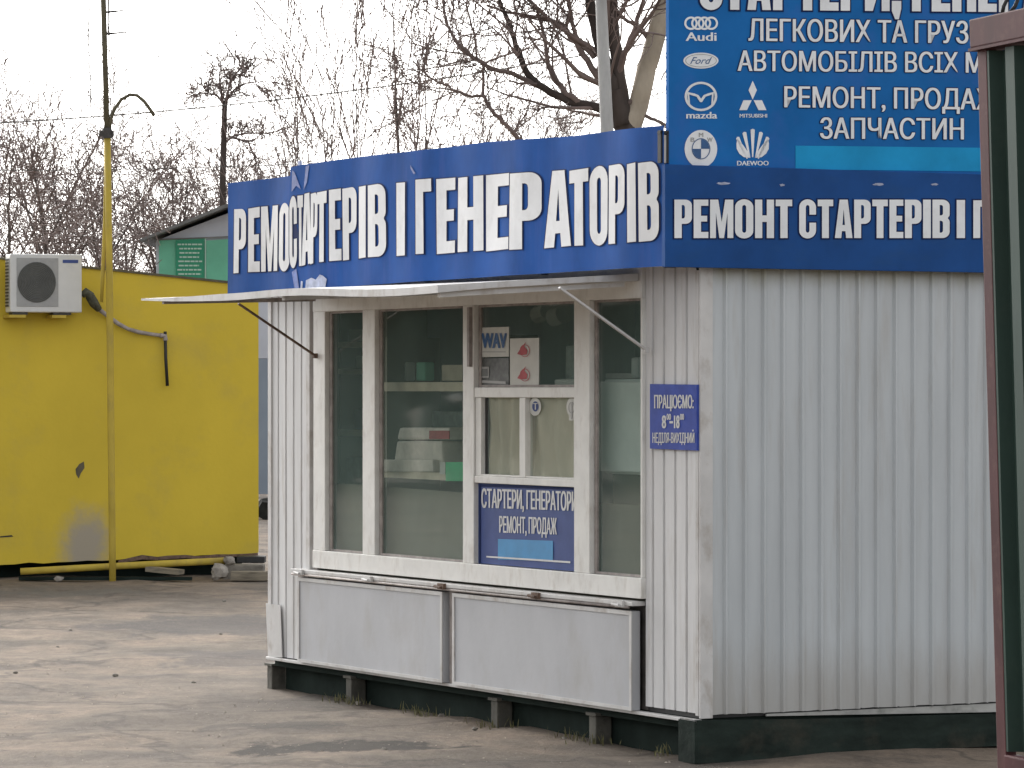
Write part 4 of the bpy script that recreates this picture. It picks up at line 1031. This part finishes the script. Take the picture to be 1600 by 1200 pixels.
# debris under and before the container
def lump(name, label, cat, c, r, m, sq=(1, 1, .7), seed=0, group=None):
    q = random.Random(seed); bm = bmesh.new(); bmesh.ops.create_icosphere(bm, subdivisions=2, radius=1)
    mb = MB()
    for v in bm.verts:
        k = r * q.uniform(.68, 1.15); mb.v.append((c.x + v.co.x * k * sq[0], c.y + v.co.y * k * sq[1], max(-.01, c.z + v.co.z * k * sq[2])))
    mb.f = [tuple(v.index for v in f.verts) for f in bm.faces]; bm.free()
    return tag(build(name, mb, m), label, cat, group)
tag(build('loose_pipe', MB().tube([at(32, 893, 35.0), at(120, 888, 35.1), at(230, 882, 35.3), at(350, 876, 35.5)], .032, 10), 'yellow_pole', smooth=True), 'yellow pipe lying loose under the lower edge of the container', 'pipe')
tag(build('plank', MB().bar(at(232, 889, 35.25), at(283, 894, 35.15), .16, .045), 'plank', bevel=.004), 'pale board end sticking out below the yellow pipe', 'plank')
tag(build('plank', MB().bar(at(30, 904, 35.1), at(300, 904, 35.15), .10, .03), 'under'), 'dark rotten plank on the ground under the container', 'plank')
tag(build('concrete_block', MB().box(lambda a, b, c: at(384, 905, 35.6) * Vector((1, 1, 0)).x * 0 + Vector((at(384, 905, 35.6).x + a, 35.6 + b, c)), -.20, .17, -.15, .15, -.01, .13), 'concrete', bevel=.015), 'grey concrete block at the right corner of the container', 'block')
tag(build('concrete_block', MB().box(lambda a, b, c: Vector((at(398, 905, 35.9).x + a, 35.9 + b, c)), -.16, .10, -.12, .12, .132, .195), 'black', bevel=.01), 'dark packing block between the container corner and the grey block', 'block')
tag(build('brick', MB().box(lambda a, b, c: Vector((at(395, 905, 35.2).x + a, 35.2 + b, c)), -.20, .14, -.06, .06, .0, .085), 'plank', bevel=.01), 'reddish slab lying flat at the right corner of the container', 'slab')
lump('stone', 'white broken stone lying at the end of the yellow pipe', 'stone', Vector((at(342, 893, 35.2).x, 35.2, .075)), .085, 'stone', (1, .8, 1), 1)
lump('stone', 'small pale stone on the end of the yellow pipe', 'stone', Vector((at(358, 880, 35.45).x, 35.45, .17)), .055, 'stone', (1.1, .8, .8), 2)
lump('stone', 'small pale stone under the left end of the yellow pipe', 'stone', Vector((at(92, 902, 35.0).x, 35.0, .025)), .035, 'stone', (1.3, .8, .8), 3)
r_ = random.Random(21)
for i, (px, py) in enumerate([(24, 1052), (180, 1056), (350, 940), (302, 1068), (110, 985), (560, 1100), (690, 1120), (880, 1156), (600, 1172), (345, 992), (90, 1012), (742, 1140)]):
    Y = EYE * FPX / (py - HZ)
    lump('pebble', 'small loose pebble on the dusty yard', 'pebble', Vector((at(px, py, Y).x, Y, .004)), r_.uniform(.010, .018), 'stone' if i % 3 else 'concrete', (1.3, 1, .8), 30 + i, 'pebbles scattered on the yard')

# ================================================================ FAR BUILDING
FY = 55.0
fb = thing('far_building', 'grey gabled building with green boards, behind the yellow container', 'building', at(330, 800, FY) * 1)
def fq(x, y, d=0.0): p = at(x, y, FY); return p + Vector((0, d, 0))
def ext(pts, d0, d1):
    mb = MB(); n = len(pts)
    mb.v = [tuple(fq(x, y, d0)) for x, y in pts] + [tuple(fq(x, y, d1)) for x, y in pts]
    mb.f = [tuple(range(n)), tuple(range(2 * n - 1, n - 1, -1))] + [(i, (i + 1) % n, n + (i + 1) % n, n + i) for i in range(n)]
    return mb
build('wall', ext([(244, 560), (404, 560), (620, 560), (620, 420), (480, 355), (396, 318), (244, 376)], 0, 5), 'far_wall', fb)
build('lower_wall', ext([(246, 772), (620, 772), (620, 560.5), (246, 560.5)], .002, 4.9), 'far_blue', fb)
build('roof', ext([(223, 379), (352, 327.5), (396, 314), (640, 425), (640, 419), (396, 308), (352, 322), (222, 375)], -.35, 5.3), 'far_roof', fb)
for a, b, m in ((249, 320.5, 'far_green'), (322.5, 420, 'far_green')): build('green_board', ext([(a, 440), (b, 440), (b, 370 if a > 300 else 371), (a, 376)], -.04, -.002), m, fb)
build('board_trim', ext([(249, 375.5), (420, 368.5), (420, 366.5), (249, 373.5)], -.06, -.041), 'far_roof', fb)
nb = build('notice', ext([(275, 434), (319, 434), (319, 374), (275, 376)], -.07, -.045), 'far_green_dark', fb)
nl = Flat(); q = random.Random(4)
for k in range(8):
    y = 381 + k * 6.6; a, b = 277 + q.uniform(0, 5), 317 - q.uniform(0, 6); x = a
    while x < b:
        w_ = q.uniform(3, 9); nl.rect(x, y, min(b, x + w_), y + 2.4); x += w_ + 1.1
nl.lay('text_line', 'far_line', nb, lambda x, y: fq(x, y, -.075))
build('trim_post', ext([(320.7, 438), (322.3, 438), (322.3, 372), (320.7, 372)], -.05, -.0), 'far_line', fb)
lump('bush', 'dark low shrub in the gap between the yellow container and the kiosk', 'shrub', Vector((at(418, 780, 52).x, 52, .14)), .2, 'bush', (1.1, .8, .9), 9)
tag(build('kerb_plank', MB().bar(at(395, 795, 54), at(440, 792, 54), .2, .10), 'concrete'), 'grey slab on the ground in the gap beside the kiosk', 'slab')

# ================================================================ TREES
def rot(d, ang, az):
    d = d.normalized(); x = d.cross(Vector((0, 0, 1)))
    if x.length < .05: x = Vector((1, 0, 0))
    x.normalize(); y = d.cross(x)
    return (d * math.cos(ang) + (x * math.cos(az) + y * math.sin(az)) * math.sin(ang)).normalized()
def grow(mbs, p, d, L, r, lvl, rn, P):
    nseg = 5 if lvl < 2 else (4 if lvl < 3 else 3)
    pts = [p.copy()]; rad = [r]; dirs = [d]
    for i in range(nseg):
        wob = P['wob'] * (1 if lvl else .4)
        d = (d + Vector((rn.gauss(0, wob), rn.gauss(0, wob), rn.gauss(0, wob) + P['up'] * (.6 if lvl > 1 else 1)))).normalized()
        p = p + d * (L / nseg)
        pts.append(p.copy()); dirs.append(d); rad.append(max(P['rmin'], r * (1 - (.90 if lvl == 0 else .72) * (i + 1) / nseg)))
    k = 8 if r > .05 else (5 if r > .02 else 3)
    mbs[0 if lvl < P['trunk_lvl'] else 1].tube(pts, rad, k, cap=False)
    if lvl >= P['lvl']: return
    nc = P['n'][lvl]
    for c in range(nc):
        f = P['f0'][min(lvl, len(P['f0']) - 1)] + (1 - P['f0'][min(lvl, len(P['f0']) - 1)]) * (c + rn.random()) / nc
        q = f * nseg; i = min(nseg - 1, int(q)); a = q - i
        cp = pts[i].lerp(pts[i + 1], a); cr = (rad[i] * (1 - a) + rad[i + 1] * a)
        cd = rot(dirs[i + 1], rn.uniform(*P['ang']), rn.uniform(0, 6.283))
        grow(mbs, cp, cd, L * P['ratio'][lvl] * rn.uniform(.65, 1.15) * (1.15 - .45 * f), max(P['rmin'], cr * P['rr']), lvl + 1, rn, P)
def tree(label, px, Y, ytop, P, seed, trunk_r, lean=0, group='bare trees behind the kiosk', cat='tree', name='bare_tree', mats=('bark', 'bark_twig')):
    rn = random.Random(seed)
    base = at(px, 800, Y); base.z = 0
    H = EYE + (HZ - ytop) / FPX * Y
    mbs = (MB(), MB())
    t_ = thing(name, label, cat, base, group)
    for L, d in P['stems'](rn, H, lean): grow(mbs, base - UZ * .05, d, L, trunk_r, 0, rn, P)
    build('trunk', mbs[0], mats[0], t_, smooth=True, fixn=False)
    build('crown', mbs[1], mats[1], t_, smooth=True, fixn=False)
    return t_
FRUIT = dict(wob=.125, up=.06, rmin=.0056, trunk_lvl=2, lvl=4, n=[10, 7, 5, 3], f0=[.27, .2, .15, .15], ang=(.40, 1.05), ratio=[.66, .64, .60, .58], rr=.64,
             stems=lambda rn, H, lean: [(H * .74, Vector((lean, rn.uniform(-.1, .1), 1)).normalized())])
WHIP = dict(wob=.045, up=.10, rmin=.0062, trunk_lvl=1, lvl=3, n=[9, 5, 2], f0=[.16, .2, .2], ang=(.20, .58), ratio=[.62, .62, .62], rr=.5,
            stems=lambda rn, H, lean: [(H * .98, Vector((lean, 0, 1)).normalized())])
def lab(s): return s
TREES = [
 ('gnarled bare tree at the left edge, above the air conditioner', 20, 52, 170, FRUIT, 1, .10, -.1),
 ('many branched bare tree just left of the yellow pole', 95, 64, 105, FRUIT, 2, .12, -.12),
 ('bare tree with dark forked trunk straight behind the yellow pole', 150, 66, 140, FRUIT, 3, .11, .08),
 ('bare tree between the yellow pole and the grey gable', 235, 66, 175, FRUIT, 4, .10, .05),
 ('spreading bare tree behind the left slope of the grey gable', 292, 68, 170, FRUIT, 5, .10, -.05),
 ('twiggy bare tree behind the roof at the left end of the front banner', 405, 70, 170, FRUIT, 6, .10, .12),
 ('far bare tree filling the gap left of the yellow pole', 55, 74, 200, FRUIT, 7, .11, .1),
 ('far bare tree low behind the grey gable roof', 345, 74, 210, FRUIT, 8, .10, 0),
 ('far bare tree right behind the curved lamp arm', 200, 74, 215, FRUIT, 9, .10, .0),
 ('upright thin sapling above the left half of the front banner', 520, 58, 130, WHIP, 10, .035, .02),
 ('slender sapling with whip branches left of the tall thin tree', 585, 56, 110, WHIP, 11, .035, -.03),
 ('tall thin bare tree above the middle of the front banner', 641, 48, -30, WHIP, 12, .055, .0),
 ('thin bare sapling right of the tall thin tree', 668, 50, 60, WHIP, 13, .035, .02),
 ('low bushy bare tree above the gap between two words of the front banner', 735, 60, 150, FRUIT, 14, .08, .1),
 ('low bare tree behind the right half of the front banner', 850, 62, 130, FRUIT, 15, .09, -.1),
 ('thin sapling rising at the fold of the front banner', 468, 60, 165, WHIP, 16, .03, .0),
]
for lb, px, Y, yt, P, sd_, tr_, ln in TREES: tree(lb, px, Y, yt, P, sd_, tr_, ln)

# pollarded trunk with a small head of shoots, right over the gable
pt = thing('bare_tree', 'dark straight trunk with a small pollarded head beside the front banner', 'tree', Vector((at(349, 800, 64).x, 64, 0)), 'bare trees behind the kiosk')
mbs = (MB(), MB()); rn = random.Random(31)
a5 = lambda x, y: at(x, y, 64)
mbs[0].tube([(at(348, 800, 64).x, 64, -.05), a5(348, 420), a5(348, 280), a5(351, 165), a5(352, 158)], [.075, .06, .055, .045, .036], 8)
PP = dict(FRUIT); PP.update(lvl=3, n=[6, 5, 4], f0=[.25, .2, .2], trunk_lvl=0, wob=.22, up=.06)
for path in ([(351, 162), (357, 140), (364, 122), (372, 112), (390, 92)], [(352, 160), (366, 140), (384, 130), (402, 128), (436, 128)], [(351, 165), (340, 150), (326, 145), (318, 138)], [(350, 170), (342, 120), (346, 100)], [(352, 222), (366, 212), (390, 208), (420, 208), (450, 200)], [(360, 214), (388, 222), (400, 250), (396, 290)]):
    pts = [a5(*q) for q in path]
    mbs[1].tube(pts, [.024 - .018 * i / (len(pts) - 1) for i in range(len(pts))], 5, cap=False)
    for i in range(1, len(pts)):
        for k in range(5):
            f = rn.random(); q = pts[i - 1].lerp(pts[i], f)
            grow(mbs, q, rot((pts[i] - pts[i - 1]).normalized(), rn.uniform(.5, 1.1), rn.uniform(0, 6.28)), rn.uniform(.2, .5), .010, 1, rn, PP)
build('trunk', mbs[0], 'bark_dark', pt, smooth=True, fixn=False); build('crown', mbs[1], 'bark_twig', pt, smooth=True, fixn=False)

# the big tree leaning beside the roof sign
BY = 38.0
bt = thing('bare_tree', 'big bare tree with a thick tan limb leaning against the roof sign', 'tree', Vector((at(980, 800, BY).x, BY, 0)), 'bare trees behind the kiosk')
b5 = lambda x, y, d=0.0: at(x, y, BY) + Vector((0, d, 0))
rn = random.Random(77)
def limb(mb, path, r0, r1, k=8):
    pts = [b5(*q) for q in path]
    # a smooth curve through the points of the path
    out = []
    for i in range(len(pts) - 1):
        p0, p1, p2, p3 = pts[max(0, i - 1)], pts[i], pts[i + 1], pts[min(len(pts) - 1, i + 2)]
        for f in (0, .25, .5, .75):
            q = .5 * ((2 * p1) + (p2 - p0) * f + (2 * p0 - 5 * p1 + 4 * p2 - p3) * f * f + (3 * p1 - p0 - 3 * p2 + p3) * f ** 3)
            out.append(q + Vector((rn.gauss(0, .006), rn.gauss(0, .015), rn.gauss(0, .006))))
    out.append(pts[-1]); n = len(out) - 1
    rad = [r0 + (r1 - r0) * i / n for i in range(n + 1)]
    mb.tube(out, rad, k, cap=False)
    return out, rad
tk, cr, tan = MB(), MB(), MB()
limb(tk, [(985, 830), (982, 420), (979, 230), (973, 185), (962, 140)], .17, .085, 10)
limb(tan, [(984, 215), (992, 180), (1008, 120), (1024, 60), (1040, 0), (1058, -70), (1070, -130)], .105, .085, 10)
BIG = dict(FRUIT); BIG.update(lvl=4, n=[4, 4, 3, 2], trunk_lvl=0, wob=.13, up=.06, rmin=.0045, ratio=[.6, .6, .55, .5], rr=.6)
LIMBS = [([(978, 215), (962, 155), (946, 100), (930, 40), (918, -20), (905, -90)], .085, .04, 7, 1.5),
         ([(976, 190), (964, 95), (957, 40), (955, -30), (958, -100)], .075, .045, 6, 1.4),
         ([(974, 192), (935, 168), (890, 158), (852, 138), (822, 112), (810, 80), (796, 40), (782, 5), (770, -40)], .05, .016, 12, 1.2),
         ([(852, 138), (800, 115), (770, 108), (745, 92), (720, 75), (702, 45), (692, 0)], .028, .012, 9, 1.0),
         ([(905, 160), (880, 140), (862, 115), (855, 90), (850, 50), (838, 10)], .034, .014, 9, 1.1),
         ([(940, 130), (918, 95), (895, 60), (878, 38), (850, 30), (800, 20), (760, 8)], .036, .012, 9, 1.1),
         ([(930, 90), (900, 55), (890, 10), (880, -30)], .03, .014, 6, 1.1),
         ([(976, 178), (990, 150), (1004, 128)], .028, .016, 2, .6),
         ([(968, 110), (985, 60), (1000, 20), (1012, -30)], .03, .016, 6, 1.2),
         ([(1020, 70), (1000, 45), (975, 30), (955, 0)], .03, .014, 5, 1.0),
         ([(1000, 178), (1018, 186), (1036, 194), (1060, 206)], .022, .012, 3, .7),
         ([(850, 268), (826, 234), (805, 210), (785, 190), (770, 175), (757, 152), (755, 120), (758, 100), (790, 85), (830, 75)], .030, .008, 8, .9),
         ([(757, 152), (730, 148), (700, 135), (670, 120), (645, 95)], .018, .008, 7, .8),
         ([(758, 100), (735, 85), (710, 60), (697, 30), (690, -20)], .018, .010, 7, .9),
         ([(745, 95), (740, 50), (730, 10), (728, -20)], .013, .008, 4, .8)]
for path, r0, r1, nk, ln in LIMBS:
    o_, rd = limb(tk if r0 > .045 else cr, path, r0, r1, 7 if r0 > .03 else 5)
    for k in range(nk):
        i = rn.randrange(2, len(o_)); d = (o_[i] - o_[i - 1]).normalized()
        grow((cr, cr), o_[i], rot(d, rn.uniform(.4, 1.0), rn.uniform(0, 6.28)), ln * rn.uniform(.5, 1.1), max(.008, rd[i] * .5), 1, rn, BIG)
build('trunk', tk, 'bark_dark', bt, smooth=True, fixn=False); build('limb', tan, 'bark_tan', bt, smooth=True, fixn=False); build('crown', cr, 'bark_twig', bt, smooth=True, fixn=False)
up_ = thing('utility_pole', 'pale grey round pole standing before the big bare tree', 'pole', Vector((at(960, 800, 34).x, 34, 0)))
build('shaft', MB().tube([(at(962, 900, 34).x, 34, -.1), at(948, 195, 34), at(939, 0, 34), at(933, -130, 34)], [.075, .058, .050, .046], 12), 'pole_grey', up_, smooth=True)
build('cap', MB().tube([at(933, -128, 34), at(932.6, -136, 34)], .055, 12), 'dark_metal', up_)

# far wood, outside the photograph on the left, mirrored in the panes
def wood():
    mb = MB(); r = random.Random(8)
    for i in range(4200):
        u = r.random(); x = -70 + 58 * u; y = 20 + 66 * u + r.uniform(-2, 2)
        top = 3.6 + 1.3 * math.sin(u * 17) + .8 * math.sin(u * 41) + r.uniform(-.4, .4)
        z = top * r.random() ** .7; s_ = r.uniform(.25, .6)
        a = r.uniform(0, 6.28); b = r.uniform(-.8, .8)
        p = Vector((x, y, max(.1, z))); e1 = Vector((math.cos(a), math.sin(a), b)) * s_; e2 = Vector((-math.sin(a) * .3, math.cos(a) * .3, 1)) * s_
        mb.quad(p - e1 - e2, p + e1 - e2 * .8, p + e1 + e2, p - e1 * .7 + e2)
    for i in range(18):
        u = i / 17; x = -70 + 58 * u; y = 22 + 66 * u
        mb.tube([(x, y, 0), (x + .2, y, 2.5)], [.25, .15], 6)
    o = build('far_wood', mb, 'wood_far', fixn=False); o['kind'] = 'stuff'; o['label'] = 'dark belt of evergreen shrubs bordering the yard'; o['category'] = 'shrubs'
wood()

# ================================================================ GATE AT THE RIGHT EDGE
GY = 8.0; GB = Vector((at(1534, 600, GY).x, GY, 0)); GD = Vector((math.sin(R(18)), -math.cos(R(18)), 0)); GN = Vector((-math.cos(R(18)), -math.sin(R(18)), 0))
gate = thing('gate_leaf', 'open gate leaf of dark green corrugated sheet in a maroon frame', 'gate', GB)
LEAN = .028
def K(a, o, h): return GB + GD * a + GN * o + UZ * h + Vector((LEAN * (2.45 - h), 0, 0))
GT, GW_ = 2.446, 2.2
build('stile', MB().box(K, .0, .045, -.013, .011, .12, GT - .002), 'gate_maroon', gate, bevel=.003)
build('stile', MB().box(K, GW_ - .045, GW_, -.018, .018, .12, GT - .002), 'gate_maroon', gate, bevel=.003)
build('top_bar', MB().box(K, -.016, GW_ + .02, -.026, .020, GT, GT + .060), 'gate_maroon', gate, bevel=.003)
build('top_flange', MB().box(K, -.014, GW_ + .02, -.03, .025, GT - .007, GT - .001), 'gate_maroon', gate)
build('middle_rail', MB().box(K, .0455, GW_ - .0455, -.016, .017, .93, .978), 'gate_maroon', gate, bevel=.003)
build('bottom_rail', MB().box(K, .0455, GW_ - .0455, -.016, .017, .12, .168), 'gate_maroon', gate, bevel=.003)
mb = MB(); us = []; a = -.046
while a < GW_ - .05:
    for du, dd in ((0, 0), (.045, 0), (.058, 1), (.10, 1), (.113, 0)): us.append((max(.001, min(a + du, GW_ - .047)), dd))
    a += .120
for u, dd in us: mb.v += [tuple(K(u, -.016 + dd * .026, .985)), tuple(K(u, -.016 + dd * .026, GT - .010))]
for i in range(len(us) - 1): mb.f.append((2 * i, 2 * i + 2, 2 * i + 3, 2 * i + 1))
build('sheet', mb, 'gate_green', gate)
mb = MB()
for u, dd in us: mb.v += [tuple(K(u, -.016 + dd * .026, .17)), tuple(K(u, -.016 + dd * .026, .925))]
for i in range(len(us) - 1): mb.f.append((2 * i, 2 * i + 2, 2 * i + 3, 2 * i + 1))
build('sheet', mb, 'gate_green', gate)
wl = [(1566, 21), (1568, 10), (1573, 0), (1580, -8), (1588, -8), (1590, 0), (1586, 10), (1578, 20)]
build('wire_loop', MB().tube([at(x, y, GY - .12) for x, y in wl], .0045, 6), 'black', gate, smooth=True)
build('hinge_post', MB().box(K, GW_ + .03, GW_ + .13, -.05, .05, -.05, 2.6), 'gate_maroon', gate)

# loose grit on the yard
def grit():
    mb = MB(); r = random.Random(5)
    for i in range(1300):
        y = 16.5 + 19 * r.random() ** 1.3; x = r.uniform(-.145, .09) * y
        if x > -.469 * (y - 18) / .883 + .80 and y > 17: continue
        k = r.uniform(.003, .0075) * (1 + .03 * (y - 16)); p = Vector((x, y, r.uniform(-.004, .004)))
        n = len(mb.v); q = [Vector((math.cos(a), math.sin(a), 0)) * k * r.uniform(.6, 1.4) for a in (0, 1.6, 3.1, 4.7)]
        mb.v += [tuple(p + e) for e in q] + [tuple(p + UZ * k * r.uniform(.5, 1.1))]
        mb.f += [(n, n + 1, n + 4), (n + 1, n + 2, n + 4), (n + 2, n + 3, n + 4), (n + 3, n, n + 4)]
    o = build('gravel', mb, 'grit', fixn=False); o['kind'] = 'stuff'; o['label'] = 'loose grit scattered over the worn yard'; o['category'] = 'gravel'
grit()

# dry weeds along the dark gap under the kiosk front
def weeds():
    mb = MB(); r = random.Random(12)
    for i in range(420):
        u = r.random() ** 1.0; t = .25 + (FLEN - .9) * u; o = r.gauss(.02, .05)
        if math.sin(t * 7) + r.uniform(-.6, .6) < -.1: continue
        p = F(t, o, 0); h = r.uniform(.02, .065); a = r.uniform(0, 6.28); w_ = .003
        d = Vector((math.cos(a), math.sin(a), 0)); q = p + UZ * h + d * h * r.uniform(.1, .7)
        s_ = Vector((-d.y, d.x, 0)) * w_
        mb.quad(p - s_, p + s_, (p + q) / 2 + s_ * .8 + UZ * h * .1, q, (p + q) / 2 - s_ * .8 + UZ * h * .1)
    o = build('dry_grass', mb, 'weed', fixn=False); o['kind'] = 'stuff'; o['label'] = 'sparse dry grass along the gap under the kiosk front'; o['category'] = 'grass'
weeds()
